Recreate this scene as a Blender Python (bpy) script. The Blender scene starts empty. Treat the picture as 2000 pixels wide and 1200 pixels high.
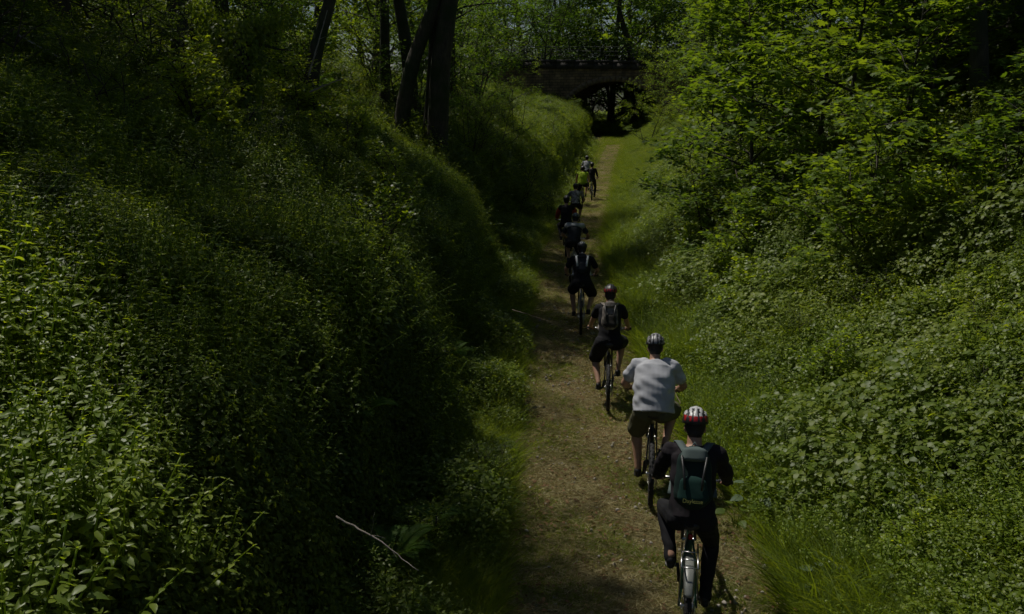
import bpy, math, numpy as np
from mathutils import Vector, Matrix, Euler
R = math.radians
scene = bpy.context.scene
# ---------------------------------------------------------------- camera, sky, sun
CAMZ = 4.3
cd = bpy.data.cameras.new('camera'); cam = bpy.data.objects.new('camera', cd)
scene.collection.objects.link(cam); scene.camera = cam
cam.location = (0, 0, CAMZ); cam.rotation_euler = (R(90-12.9), 0, 0)
cd.sensor_width = 36; cd.lens = 36*1700/2000; cd.clip_end = 2000; cd.clip_start = .05
SUN_EL, SUN_AZ = 60.0, 46.0          # azimuth measured to the left of +Y
w = bpy.data.worlds.new('World'); scene.world = w; w.use_nodes = True
nt = w.node_tree; bg = nt.nodes['Background']
sky = nt.nodes.new('ShaderNodeTexSky'); sky.sky_type = 'NISHITA'; sky.sun_disc = False
sky.sun_elevation = R(SUN_EL); sky.sun_rotation = R(-SUN_AZ)
nt.links.new(sky.outputs[0], bg.inputs[0]); bg.inputs[1].default_value = .052
sd = bpy.data.lights.new('sun', 'SUN'); sd.energy = 5.0; sd.angle = R(.55); sd.color = (1, .95, .86)
sun = bpy.data.objects.new('sun', sd); scene.collection.objects.link(sun)
TS = Vector((-math.sin(R(SUN_AZ))*math.cos(R(SUN_EL)), math.cos(R(SUN_AZ))*math.cos(R(SUN_EL)), math.sin(R(SUN_EL))))
sun.rotation_euler = TS.to_track_quat('Z', 'Y').to_euler(); sun.location = (-20, 20, 40)
scene.view_settings.view_transform = 'Standard'; scene.view_settings.look = 'None'
scene.view_settings.gamma = 1; scene.view_settings.use_curve_mapping = False
scene.view_settings.exposure = -.72
scene.cycles.use_adaptive_sampling = True; scene.cycles.adaptive_threshold = .05; scene.cycles.adaptive_min_samples = 16
scene.cycles.max_bounces = 4; scene.cycles.diffuse_bounces = 2; scene.cycles.transparent_max_bounces = 4
scene.cycles.glossy_bounces = 1; scene.cycles.transmission_bounces = 2

# ---------------------------------------------------------------- naming helpers
C = scene.collection
def tag(o, label=None, cat=None, group=None, kind=None):
    if label: o['label'] = label
    if cat: o['category'] = cat
    if group: o['group'] = group
    if kind: o['kind'] = kind
    return o
def empty(name, loc=(0, 0, 0), rot=(0, 0, 0), sc=1.):
    o = bpy.data.objects.new(name, None); C.objects.link(o); o.location = loc; o.rotation_euler = rot; o.scale = (sc, sc, sc)
    o.empty_display_size = .2
    return o
def copy_tree(o, parent=None):
    c = o.copy(); C.objects.link(c)
    c.parent = parent
    for k in list(o.keys()):
        if k in ('label', 'category', 'group', 'kind') and parent is not None: pass
    for ch in list(o.children): copy_tree(ch, c)
    return c
def link(name, me, mat=None, parent=None, hidden=False):
    o = bpy.data.objects.new(name, me)
    if mat is not None:
        for m in (mat if isinstance(mat, (list, tuple)) else [mat]): me.materials.append(m)
    if not hidden: C.objects.link(o)
    if parent: o.parent = parent
    return o

# ---------------------------------------------------------------- mesh helpers
def mesh_from(V, T, name='m', smooth=False, rnd=None, mi=None):
    """V (n,3) float, T (m,3) or (m,4) int"""
    V = np.asarray(V, np.float32); T = np.asarray(T, np.int32)
    me = bpy.data.meshes.new(name); k = T.shape[1]
    me.vertices.add(len(V)); me.vertices.foreach_set('co', V.ravel())
    me.loops.add(T.size); me.loops.foreach_set('vertex_index', T.ravel())
    me.polygons.add(len(T)); me.polygons.foreach_set('loop_start', np.arange(0, T.size, k, dtype=np.int32))
    if smooth: me.polygons.foreach_set('use_smooth', np.ones(len(T), bool))
    if mi is not None: me.polygons.foreach_set('material_index', np.asarray(mi, np.int32))
    if rnd is not None:
        a = me.attributes.new('rnd', 'FLOAT', 'POINT'); a.data.foreach_set('value', np.asarray(rnd, np.float32))
    me.update(calc_edges=True); me.validate()
    return me
class MB:
    """collects triangles/quads (quads split)"""
    def __init__(s): s.V = []; s.T = []; s.n = 0; s.R = []; s.M = []
    def add(s, V, T, rnd=0.5, mi=0):
        V = np.asarray(V, float); T = np.asarray(T, int)
        if T.shape[1] == 4: T = np.concatenate([T[:, [0, 1, 2]], T[:, [0, 2, 3]]])
        s.V.append(V); s.T.append(T+s.n); s.n += len(V)
        s.R.append(np.broadcast_to(np.asarray(rnd, float), (len(V),))); s.M.append(np.full(len(T), mi))
        return s
    def mesh(s, name='m', smooth=False):
        return mesh_from(np.concatenate(s.V), np.concatenate(s.T), name, smooth, np.concatenate(s.R), np.concatenate(s.M))
    def build(s, name, mat, parent=None, smooth=False, hidden=False):
        return link(name, s.mesh(name, smooth), mat, parent, hidden)
def norm(a): return a/np.maximum(np.linalg.norm(a, axis=-1, keepdims=True), 1e-9)
def tube_arr(P, rad, k=8, ell=None, cap=True, up=(0, 0, 1)):
    """closed tapered tube along P (n,3); ell=(rx,ry) arrays multiply side/up radii"""
    P = np.asarray(P, float); n = len(P); rad = np.broadcast_to(np.asarray(rad, float), (n,)).copy()
    Tn = norm(np.gradient(P, axis=0)) if n > 2 else norm(np.repeat((P[1:]-P[:1]), 2, 0))
    u = np.asarray(up, float)
    if abs(Tn[0] @ u) > .95: u = np.array([0, 1., 0]) if abs(Tn[0][1]) < .9 else np.array([1., 0, 0])
    S = norm(np.cross(Tn, u)); 
    for i in range(1, n):
        if S[i] @ S[i-1] < 0: S[i] = -S[i]
    U = np.cross(S, Tn)
    a = np.arange(k)*2*math.pi/k
    ex = np.ones(n) if ell is None else np.asarray(ell[0], float); ey = np.ones(n) if ell is None else np.asarray(ell[1], float)
    V = P[:, None]+rad[:, None, None]*(ex[:, None, None]*np.cos(a)[None, :, None]*S[:, None]+ey[:, None, None]*np.sin(a)[None, :, None]*U[:, None])
    V = V.reshape(-1, 3); F = []
    i0 = (np.arange(n-1)[:, None]*k+np.arange(k)[None]); i1 = (np.arange(n-1)[:, None]*k+(np.arange(k)[None]+1) % k)
    Q = np.stack([i0, i1, i1+k, i0+k], -1).reshape(-1, 4)
    T = np.concatenate([Q[:, [0, 1, 2]], Q[:, [0, 2, 3]]])
    if cap:
        V = np.concatenate([V, P[:1], P[-1:]]); j = np.arange(k); jn = (j+1) % k
        T = np.concatenate([T, np.stack([np.full(k, n*k), jn, j], -1), np.stack([np.full(k, n*k+1), (n-1)*k+j, (n-1)*k+jn], -1)])
    return V, T
def lathe_arr(prof, k=24, axis='z'):
    """prof (n,2): radius, height; closed ring profile if first==last"""
    prof = np.asarray(prof, float); n = len(prof); a = np.arange(k)*2*math.pi/k
    V = np.stack([prof[:, None, 0]*np.cos(a), prof[:, None, 0]*np.sin(a), np.repeat(prof[:, 1:2], k, 1)], -1).reshape(-1, 3)
    i0 = (np.arange(n-1)[:, None]*k+np.arange(k)[None]); i1 = (np.arange(n-1)[:, None]*k+(np.arange(k)[None]+1) % k)
    Q = np.stack([i0, i1, i1+k, i0+k], -1).reshape(-1, 4)
    if axis == 'x': V = V[:, [2, 0, 1]]
    if axis == 'y': V = V[:, [1, 2, 0]]
    return V, Q
def box_arr(c, s, rot=None):
    V = np.array([[x, y, z] for z in (-.5, .5) for y in (-.5, .5) for x in (-.5, .5)])*np.asarray(s, float)
    if rot is not None: V = V @ np.array(rot).T
    V = V+np.asarray(c, float)
    Q = np.array([[0, 2, 3, 1], [4, 5, 7, 6], [0, 1, 5, 4], [2, 6, 7, 3], [0, 4, 6, 2], [1, 3, 7, 5]])
    return V, Q
def ball_arr(c, r, nu=16, nv=10, rot=None):
    th = np.linspace(0, math.pi, nv+1)[1:-1]; ph = np.arange(nu)*2*math.pi/nu
    V = np.stack([np.sin(th)[:, None]*np.cos(ph), np.sin(th)[:, None]*np.sin(ph), np.repeat(np.cos(th)[:, None], nu, 1)], -1).reshape(-1, 3)
    V = np.concatenate([V, [[0, 0, 1], [0, 0, -1]]])*np.asarray(r, float)
    if rot is not None: V = V @ np.array(rot).T
    V = V+np.asarray(c, float); m = nv-1
    i0 = (np.arange(m-1)[:, None]*nu+np.arange(nu)[None]); i1 = (np.arange(m-1)[:, None]*nu+(np.arange(nu)[None]+1) % nu)
    Q = np.stack([i0, i0+nu, i1+nu, i1], -1).reshape(-1, 4)
    T = np.concatenate([Q[:, [0, 1, 2]], Q[:, [0, 2, 3]]]); j = np.arange(nu); jn = (j+1) % nu
    T = np.concatenate([T, np.stack([np.full(nu, m*nu), j, jn], -1), np.stack([np.full(nu, m*nu+1), (m-1)*nu+jn, (m-1)*nu+j], -1)])
    return V, T

# ---------------------------------------------------------------- materials
def newmat(name):
    m = bpy.data.materials.new(name); m.use_nodes = True
    return m, m.node_tree, m.node_tree.nodes['Principled BSDF']
def N(nt, t, **kw):
    n = nt.nodes.new(t)
    for k, v in kw.items(): setattr(n, k, v)
    return n
def ramp(nt, stops, fac=None, interp='LINEAR'):
    n = N(nt, 'ShaderNodeValToRGB'); e = n.color_ramp.elements; n.color_ramp.interpolation = interp
    while len(e) < len(stops): e.new(.5)
    for i, (p, c) in enumerate(stops): e[i].position = p; e[i].color = (*c, 1)
    if fac is not None: nt.links.new(fac, n.inputs[0])
    return n
def mixc(nt, a, b, fac, typ='MIX'):
    n = N(nt, 'ShaderNodeMix', data_type='RGBA', blend_type=typ)
    for s, v in ((6, a), (7, b), (0, fac)):
        if hasattr(v, 'is_output') or isinstance(v, bpy.types.NodeSocket): nt.links.new(v, n.inputs[s])
        elif s == 0: n.inputs[0].default_value = v
        else: n.inputs[s].default_value = (*v, 1)
    return n.outputs[2]
def noise(nt, scale, detail=3, vec=None, rough=.55):
    n = N(nt, 'ShaderNodeTexNoise'); n.inputs['Scale'].default_value = scale; n.inputs['Detail'].default_value = detail
    n.inputs['Roughness'].default_value = rough
    if vec is not None: nt.links.new(vec, n.inputs['Vector'])
    return n.outputs['Fac']
def leaf_mat(name, dark, mid, light, trans=.4, rough=.42, tcol=None, spec=.22, patch=(.25, .9)):
    m, nt, b = newmat(name)
    at = N(nt, 'ShaderNodeAttribute', attribute_name='rnd'); oi = N(nt, 'ShaderNodeObjectInfo')
    geo = N(nt, 'ShaderNodeNewGeometry')
    nz = noise(nt, patch[0], 2, geo.outputs['Position'])
    s = N(nt, 'ShaderNodeMath', operation='MULTIPLY_ADD'); nt.links.new(at.outputs['Fac'], s.inputs[0]); s.inputs[1].default_value = .45
    s2 = N(nt, 'ShaderNodeMath', operation='MULTIPLY_ADD'); nt.links.new(oi.outputs['Random'], s2.inputs[0]); s2.inputs[1].default_value = .3
    nt.links.new(s2.outputs[0], s.inputs[2])
    s3 = N(nt, 'ShaderNodeMath', operation='MULTIPLY_ADD'); nt.links.new(nz, s3.inputs[0]); s3.inputs[1].default_value = patch[1]; s3.inputs[2].default_value = .15-patch[1]*.5
    nt.links.new(s3.outputs[0], s2.inputs[2])
    r = ramp(nt, [(0, dark), (.5, mid), (1, light)], s.outputs[0])
    nt.links.new(r.outputs[0], b.inputs['Base Color']); b.inputs['Roughness'].default_value = rough+.08
    b.inputs['Specular IOR Level'].default_value = spec
    tr = N(nt, 'ShaderNodeBsdfTranslucent')
    tc = mixc(nt, r.outputs[0], tcol or (3.4, 3.0, .7), 1.0, 'MULTIPLY'); nt.links.new(tc, tr.inputs[0])
    mx = N(nt, 'ShaderNodeMixShader'); mx.inputs[0].default_value = trans
    nt.links.new(b.outputs[0], mx.inputs[1]); nt.links.new(tr.outputs[0], mx.inputs[2])
    nt.links.new(mx.outputs[0], nt.nodes['Material Output'].inputs[0])
    return m
def bark_mat(name, a, b_, scale=6, moss=None):
    m, nt, b = newmat(name)
    tc = N(nt, 'ShaderNodeTexCoord'); mp = N(nt, 'ShaderNodeMapping'); mp.inputs['Scale'].default_value = (scale, scale, scale*.25)
    nt.links.new(tc.outputs['Object'], mp.inputs[0])
    f = noise(nt, 3, 6, mp.outputs[0], .7)
    r = ramp(nt, [(.3, a), (.7, b_)], f); col = r.outputs[0]
    if moss:
        f2 = noise(nt, 1.3, 3, tc.outputs['Object']); r2 = ramp(nt, [(.45, (0, 0, 0)), (.6, (1, 1, 1))], f2)
        col = mixc(nt, col, moss, r2.outputs[0])
    nt.links.new(col, b.inputs['Base Color']); b.inputs['Roughness'].default_value = .9
    bp = N(nt, 'ShaderNodeBump'); bp.inputs['Strength'].default_value = .8; bp.inputs['Distance'].default_value = .03
    nt.links.new(f, bp.inputs['Height']); nt.links.new(bp.outputs[0], b.inputs['Normal'])
    return m
def plain(name, col, rough=.6, metal=0, vary=.25, scale=14, spec=.5, bump=0):
    m, nt, b = newmat(name)
    tc = N(nt, 'ShaderNodeTexCoord'); f = noise(nt, scale, 4, tc.outputs['Object'])
    c = np.array(col); r = ramp(nt, [(.3, tuple(c*(1-vary))), (.7, tuple(np.minimum(c*(1+vary), 1)))], f)
    nt.links.new(r.outputs[0], b.inputs['Base Color']); b.inputs['Roughness'].default_value = rough
    b.inputs['Metallic'].default_value = metal; b.inputs['Specular IOR Level'].default_value = spec
    if bump:
        bp = N(nt, 'ShaderNodeBump'); bp.inputs['Strength'].default_value = bump; bp.inputs['Distance'].default_value = .01
        nt.links.new(f, bp.inputs['Height']); nt.links.new(bp.outputs[0], b.inputs['Normal'])
    return m
M = {}
M['nettle'] = leaf_mat('nettle_leaf', (.055, .10, .012), (.14, .205, .02), (.28, .34, .042), .45, .36, spec=.45)
M['herb'] = leaf_mat('herb_leaf', (.03, .06, .011), (.074, .118, .016), (.15, .19, .025), .4, .42)
M['bramble'] = leaf_mat('bramble_leaf', (.045, .082, .011), (.108, .158, .016), (.215, .255, .03), .4, .38, (3.0, 2.8, .8), spec=.3)
M['grass'] = leaf_mat('grass_blade', (.05, .085, .015), (.10, .15, .02), (.18, .215, .035), .42, .5)
M['lipgrass'] = leaf_mat('bank_grass_blade', (.05, .08, .018), (.09, .14, .022), (.16, .19, .05), .4, .5)
M['dry'] = leaf_mat('dry_grass', (.15, .15, .05), (.36, .32, .16), (.56, .49, .28), .3, .7, (1.2, 1.1, .8), .2)
M['maple'] = leaf_mat('maple_leaf', (.04, .08, .012), (.075, .13, .018), (.12, .175, .024), .45, .42)
M['tree'] = leaf_mat('tree_leaf', (.025, .06, .012), (.05, .105, .016), (.09, .15, .02), .42, .45)
M['treelight'] = leaf_mat('light_tree_leaf', (.05, .10, .015), (.09, .15, .02), (.15, .20, .03), .45, .45)
M['fern'] = leaf_mat('fern_leaf', (.05, .11, .015), (.08, .16, .02), (.12, .2, .03), .45, .5)
M['pale'] = leaf_mat('pale_leaf', (.07, .12, .06), (.12, .17, .09), (.2, .25, .16), .35, .5, (1.2, 1.2, .9))
M['deadleaf'] = leaf_mat('fallen_leaf', (.06, .035, .015), (.14, .08, .035), (.28, .19, .09), .2, .7, (1.2, 1.1, .8), .2)
M['bark'] = bark_mat('bark', (.03, .024, .017), (.10, .085, .06), 6, (.03, .045, .012))
M['stone_bit'] = plain('path_stone', (.30, .27, .22), .9, vary=.5, scale=30)
M['twig'] = plain('twig_wood', (.20, .15, .10), .8)
M['deadwood'] = plain('bleached_dead_wood', (.30, .26, .21), .8)

# ---------------------------------------------------------------- terrain functions
def itp(Y, xs, ys): return np.interp(Y, xs, ys)
def pc(Y): return itp(Y, [-30, 0, 7.5, 12.5, 16.5, 25, 39, 50, 61, 75, 90, 140, 400], [1.05, 1.10, 1.15, 1.12, 1.24, 1.66, 3.5, 4.9, 6.4, 8.4, 10.4, 14, 30])
def hw(Y): return itp(Y, [0, 6, 9, 12, 20, 40, 60, 90], [1.25, 1.22, 1.12, .98, .92, .92, 1.0, 1.4])
def rise(Y): return itp(Y, [-30, 42, 60, 75, 90, 140, 400], [0, 0, .45, .95, 1.45, 2.5, 6])
def slip(Y): return itp(Y, [-30, 0, 4, 8, 14, 19, 24, 29, 34, 40, 50, 70, 400], [3.2, 3.2, 3.0, 2.6, 2.3, 2.2, 2.6, 3.2, 3.0, 2.6, 2.4, 2.6, 3])
def lipz(Y): return itp(Y, [-30, 10, 25, 31, 38, 55, 80, 400], [1.75, 1.75, 1.9, 1.9, 2.1, 2.0, 1.7, 2])
def sn(x, y, s, p): return np.sin(x*s+p)*np.cos(y*s*1.13+p*1.7)+.5*np.sin(x*s*2.1+y*s*1.7+p*3)
def bump(x, y): return .10*sn(x, y, 1.3, .4)+.05*sn(x, y, 3.1, 1.9)+.02*sn(x, y, 8, 2.2)
def tz(X, Y):
    X = np.asarray(X, float); Y = np.asarray(Y, float)
    s = X-pc(Y); L = slip(Y)+.14*np.sin(Y*1.1+.8*np.sin(Y*.37))+.05*np.sin(Y*2.9+1+1.3*np.sin(Y*.8))+.03*np.sin(Y*7.3); lz = lipz(Y); h = hw(Y)
    cl = .22*np.clip(sn(X, Y, .75, 5.)+.3, 0, 1.2)*np.clip((np.abs(s)-3.4)/2, 0, 1)
    z = rise(Y)+cl
    t = np.clip((-s-(L-.55))/1.15, 0, 1); wall = t*t*(3-2*t)
    left = .12*np.clip((-s-h)/1.2, 0, 1)+wall*lz+np.clip(-s-L-.3, 0, 1.2)*.55+np.clip(-s-L-1.5, 0, 13)*.42*itp(Y, [36, 58], [1, .4])+np.clip(-s-L-14.5, 0, 60)*.06
    d = np.clip(s-h, 0, None)
    right = .15*np.clip(d/1.3, 0, 1)+np.clip(s-2.25, 0, 5.8)*.74*np.clip((s-2.0)/.8, 0, 1)+np.clip(s-8.05, 0, 7)*.5+np.clip(s-15, 0, 60)*.05
    amt = np.clip((np.abs(s)-h*.8)/1.2, 0, 1)
    amp = 1+1.3*np.clip((np.abs(s)-2.5)/2, 0, 1)
    zz = z+np.where(s < 0, left, right)+bump(X, Y)*amt*amp+(1-amt)*.012*sn(X, Y, 5, 1)
    trk = np.exp(-((s-.0)/.35)**2)*-.03
    return zz+trk
def gz(x, y): return float(tz(x, y))
def gnormal(X, Y):
    e = .08; nx = -(tz(X+e, Y)-tz(X-e, Y))/(2*e); ny = -(tz(X, Y+e)-tz(X, Y-e))/(2*e)
    return norm(np.stack([nx, ny, np.ones_like(nx)], -1))
PIT = R(12.9)
def project(P):
    """photo pixel (2000x1200) of world points - used only to cull plants nobody can see and to print checks"""
    P = np.asarray(P, float); d = P-np.array([0, 0, CAMZ])
    f = d[..., 1]*math.cos(PIT)-d[..., 2]*math.sin(PIT); u = d[..., 1]*math.sin(PIT)+d[..., 2]*math.cos(PIT)
    return 1000+1700*d[..., 0]/f, 600-1700*u/f, f
def gx(px, Y, z=.9): return (px-1000)/1700*(Y*math.cos(PIT)+(CAMZ-z)*math.sin(PIT))
def at(px, py, Y):
    """world point on the ray of photo pixel at distance Y (layout helper)"""
    k = (600-py)/1700; dy = math.cos(PIT)+k*math.sin(PIT); dz = -math.sin(PIT)+k*math.cos(PIT); t = Y/dy
    return Vector((t*(px-1000)/1700, Y, CAMZ+dz*t))

# ---------------------------------------------------------------- ground sheet + path
def gridmesh(xs_fn, ys, name, dz=0):
    ys = np.asarray(ys); rows = []
    for y in ys:
        xs = xs_fn(y); rows.append(np.stack([xs, np.full_like(xs, y), tz(xs, np.full_like(xs, y))+dz], -1))
    V = np.stack(rows); n, m, _ = V.shape; i = (np.arange(n-1)[:, None]*m+np.arange(m-1)[None])
    Q = np.stack([i, i+1, i+1+m, i+m], -1).reshape(-1, 4)
    return mesh_from(V.reshape(-1, 3), Q, name, True)
sx = np.concatenate([-np.geomspace(300, 16, 14), np.arange(-15, -3.4, .35), np.arange(-3.4, -1.6, .07), np.arange(-1.6, 2.4, .13), np.arange(2.4, 16, .3), np.geomspace(16.5, 300, 14)])
ysg = np.concatenate([[-60, -30, -10], np.arange(-4, 30, .22), np.arange(30, 100, .7), np.geomspace(101, 900, 20)])
def soil_mat():
    m, nt, b = newmat('leafy_soil'); geo = N(nt, 'ShaderNodeNewGeometry')
    f = noise(nt, 6, 6, geo.outputs['Position'], .7); f2 = noise(nt, .5, 3, geo.outputs['Position'])
    r = ramp(nt, [(.3, (.02, .016, .01)), (.6, (.05, .038, .022)), (.8, (.09, .07, .045))], f)
    r2 = ramp(nt, [(.4, (0, 0, 0)), (.6, (1, 1, 1))], f2)
    c = mixc(nt, r.outputs[0], (.03, .05, .014), r2.outputs[0])
    nt.links.new(c, b.inputs['Base Color']); b.inputs['Roughness'].default_value = .95
    bp = N(nt, 'ShaderNodeBump'); bp.inputs['Distance'].default_value = .05; nt.links.new(f, bp.inputs['Height']); nt.links.new(bp.outputs[0], b.inputs['Normal'])
    return m
def path_mat():
    m, nt, b = newmat('trodden_path'); geo = N(nt, 'ShaderNodeNewGeometry'); P = geo.outputs['Position']
    f = noise(nt, 18, 7, P, .75); f2 = noise(nt, 1.6, 4, P, .6); f3 = noise(nt, 3.2, 4, P, .6)
    r = ramp(nt, [(.25, (.12, .10, .05)), (.5, (.28, .245, .125)), (.75, (.43, .385, .22))], f)
    r2 = ramp(nt, [(.46, (0, 0, 0)), (.62, (1, 1, 1))], f2); g = mixc(nt, r.outputs[0], (.11, .14, .04), r2.outputs[0])
    r3 = ramp(nt, [(.5, (0, 0, 0)), (.66, (1, 1, 1))], f3); c = mixc(nt, g, (.18, .115, .06), r3.outputs[0])
    nt.links.new(c, b.inputs['Base Color']); b.inputs['Roughness'].default_value = .95
    bp = N(nt, 'ShaderNodeBump'); bp.inputs['Distance'].default_value = .03; nt.links.new(f, bp.inputs['Height']); nt.links.new(bp.outputs[0], b.inputs['Normal'])
    return m
M['soil'] = soil_mat(); M['path'] = path_mat()
tag(link('ground', gridmesh(lambda y: pc(y)+sx, ysg, 'ground'), M['soil']), 'dark leafy soil of the cutting under the plants', kind='structure')
ysp = np.concatenate([np.arange(1, 30, .15), np.arange(30, 110, .6)])
tag(link('path', gridmesh(lambda y: pc(y)+np.linspace(-1, 1, 22)*(hw(y)+.10*math.sin(y*1.3+math.sin(y*.6))+.05*math.sin(y*3.7+2*math.sin(y*.9))+.03*math.sin(y*11)+.12), ysp, 'path', .006), M['path']),
    'narrow trodden path of dry earth and short grass', kind='structure')

# ---------------------------------------------------------------- leaf templates
LT = {
 'ovate': (np.array([[0, 0, 0], [.16, -.36, .05], [.16, 0, 0], [.16, .36, .05], [.42, -.42, .05], [.42, 0, -.01], [.42, .42, .05], [.74, -.24, 0], [.74, 0, -.05], [.74, .24, 0], [1, 0, -.14]]),
           np.array([[0, 2, 1], [0, 3, 2], [1, 2, 5], [1, 5, 4], [2, 3, 6], [2, 6, 5], [4, 5, 8], [4, 8, 7], [5, 6, 9], [5, 9, 8], [7, 8, 10], [8, 9, 10]])),
 'simple': (np.array([[0, 0, 0], [.42, -.42, .07], [.42, .42, .07], [1, 0, -.06]]), np.array([[0, 3, 1], [0, 2, 3]])),
 'quadl': (np.array([[0, 0, 0], [.3, -.4, .05], [.3, .4, .05], [.75, -.26, .03], [.75, .26, .03], [1, 0, -.08]]), np.array([[0, 2, 1], [1, 2, 4], [1, 4, 3], [3, 4, 5]])),
 'maple': (np.array([[0, 0, 0], [.02, -.3, .02], [.3, -.62, 0], [.36, -.3, .03], [.66, -.44, 0], [.64, -.16, .03], [1, 0, -.08], [.64, .16, .03], [.66, .44, 0], [.36, .3, .03], [.3, .62, 0], [.02, .3, .02], [.35, 0, -.02]]),
           np.array([[12, i, i+1] for i in range(0, 11)]+[[12, 11, 0]])[:, [0, 2, 1]]),
}
def leaves(pos, axis, nrm, L, W, kind='simple', rnd=None, rng=None):
    tv, tf = LT[kind]; n = len(pos); axis = norm(axis); side = norm(np.cross(nrm, axis)); nn = np.cross(axis, side)
    L = np.broadcast_to(L, (n,)); W = np.broadcast_to(W, (n,))
    V = pos[:, None]+axis[:, None]*(tv[None, :, 0:1]*L[:, None, None])+side[:, None]*(tv[None, :, 1:2]*W[:, None, None])+nn[:, None]*(tv[None, :, 2:3]*L[:, None, None])
    T = tf[None]+(np.arange(n)*len(tv))[:, None, None]
    if rnd is None: rnd = (rng or np.random.default_rng(1)).random(n)
    return V.reshape(-1, 3), T.reshape(-1, 3), np.repeat(rnd, len(tv))
def blades(pos, dirs, L, W, bend, segs=3, rnd=None, rng=None):
    """grass blades: pos (n,3), dirs (n,3) start direction, bend (n,3) vector added at the tip"""
    n = len(pos); t = np.linspace(0, 1, segs+1); dirs = norm(dirs)
    cen = pos[:, None]+dirs[:, None]*(t[None, :, None]*L[:, None, None])+bend[:, None]*(t[None, :, None]**2)
    side = norm(np.cross(dirs, rng.normal(size=(n, 3)))); wd = (1-t**1.5)[None, :, None]*W[:, None, None]*.5
    V = np.stack([cen-side[:, None]*wd, cen+side[:, None]*wd], 2).reshape(n, -1, 3)
    tf = []
    for i in range(segs):
        a = 2*i; tf += [[a, a+1, a+3], [a, a+3, a+2]]
    tf = np.array(tf[:-1] if False else tf); T = tf[None]+(np.arange(n)*2*(segs+1))[:, None, None]
    if rnd is None: rnd = rng.random(n)
    return V.reshape(-1, 3), T.reshape(-1, 3), np.repeat(rnd, 2*(segs+1))

# ---------------------------------------------------------------- small plant prototypes (never linked, only instanced)
def proto_nettle(seed, h=.7, kind='ovate', lf=.064):
    g = np.random.default_rng(seed); mb = MB(); lean = g.normal(size=2)*.12
    nn = 12; t = np.linspace(0, 1, nn); P = np.stack([lean[0]*t**1.5, lean[1]*t**1.5, h*t], -1)
    V, T = tube_arr(P, .004, 4); mb.add(V, T, .1)
    pos = []; ax = []; sz = []
    for i in range(2, nn):
        a0 = (i % 2)*math.pi/2+g.normal()*.25
        for s in (0, math.pi):
            a = a0+s; size = lf*(1-.55*abs(t[i]-.72)/.5 if t[i] < .85 else .62)*g.uniform(.8, 1.2)
            d = np.array([math.cos(a), math.sin(a), g.uniform(-.35, .15)+(.35 if i == nn-1 else 0)])
            pos.append(P[i]+d*.015); ax.append(d); sz.append(max(size, .03))
    for k in range(3):
        a = g.random()*6.28; d = np.array([math.cos(a), math.sin(a), .9]); pos.append(P[-1]); ax.append(d); sz.append(lf*.4)
    pos = np.array(pos); ax = np.array(ax); sz = np.array(sz); nr = np.tile([0, 0, 1.], (len(pos), 1))+g.normal(size=(len(pos), 3))*.22
    V, T, r = leaves(pos, ax, nr, sz, sz*.62, kind, rng=g); mb.add(V, T, r)
    return mb
def proto_herb(seed, h=.35, rad=.28, n=95, lf=.042, kind='simple', droop=.0):
    g = np.random.default_rng(seed); mb = MB()
    r = rad*np.sqrt(g.random(n)); a = g.random(n)*6.283; z = h*(.35+.65*g.random(n))*(1-.45*(r/rad)**2)
    pos = np.stack([r*np.cos(a), r*np.sin(a), z], -1)
    ax = np.stack([np.cos(a), np.sin(a), np.zeros(n)], -1)+g.normal(size=(n, 3))*[.7, .7, .3]; ax[:, 2] -= droop
    nr = np.tile([0, 0, 1.], (n, 1))+g.normal(size=(n, 3))*.35
    sz = lf*g.uniform(.6, 1.4, n)
    V, T, rr = leaves(pos, ax, nr, sz, sz*.7, kind, rng=g); mb.add(V, T, rr)
    for i in range(6):
        k = g.integers(n); V, T = tube_arr(np.array([[0, 0, 0], pos[k]*[.5, .5, .7], pos[k]]), [.004, .003, .002], 3); mb.add(V, T, .1)
    return mb
def proto_bramble(seed, kind='quadl', lf=.055):
    g = np.random.default_rng(seed); mb = MB(); pos = []; ax = []; sz = []
    for c in range(4):
        a = g.random()*6.283; L = g.uniform(.5, .9); H = g.uniform(.3, .55); t = np.linspace(0, 1, 7)
        P = np.stack([np.cos(a)*L*t, np.sin(a)*L*t, H*np.sin(t*2.4)*1.1], -1)+g.normal(size=(7, 3))*.015
        V, T = tube_arr(P, np.linspace(.006, .002, 7), 4); mb.add(V, T, .05)
        for q in np.linspace(.15, 1, 9):
            p = np.array([np.interp(q, t, P[:, i]) for i in range(3)])
            b = a+g.choice([-1, 1])*g.uniform(.6, 1.5); d0 = np.array([math.cos(b), math.sin(b), .35]); base = p+d0*.05
            for off in (-1.1, 0, 1.1):
                d = np.array([math.cos(b+off), math.sin(b+off), g.uniform(-.25, .2)])
                pos.append(base+d*.01); ax.append(d); sz.append(lf*g.uniform(.75, 1.25)*(1.15 if off == 0 else .9))
    pos = np.array(pos); ax = np.array(ax); sz = np.array(sz); n = len(pos)
    V, T, r = leaves(pos, ax, np.tile([0, 0, 1.], (n, 1))+g.normal(size=(n, 3))*.3, sz, sz*.78, kind, rng=g); mb.add(V, T, r)
    return mb
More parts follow.
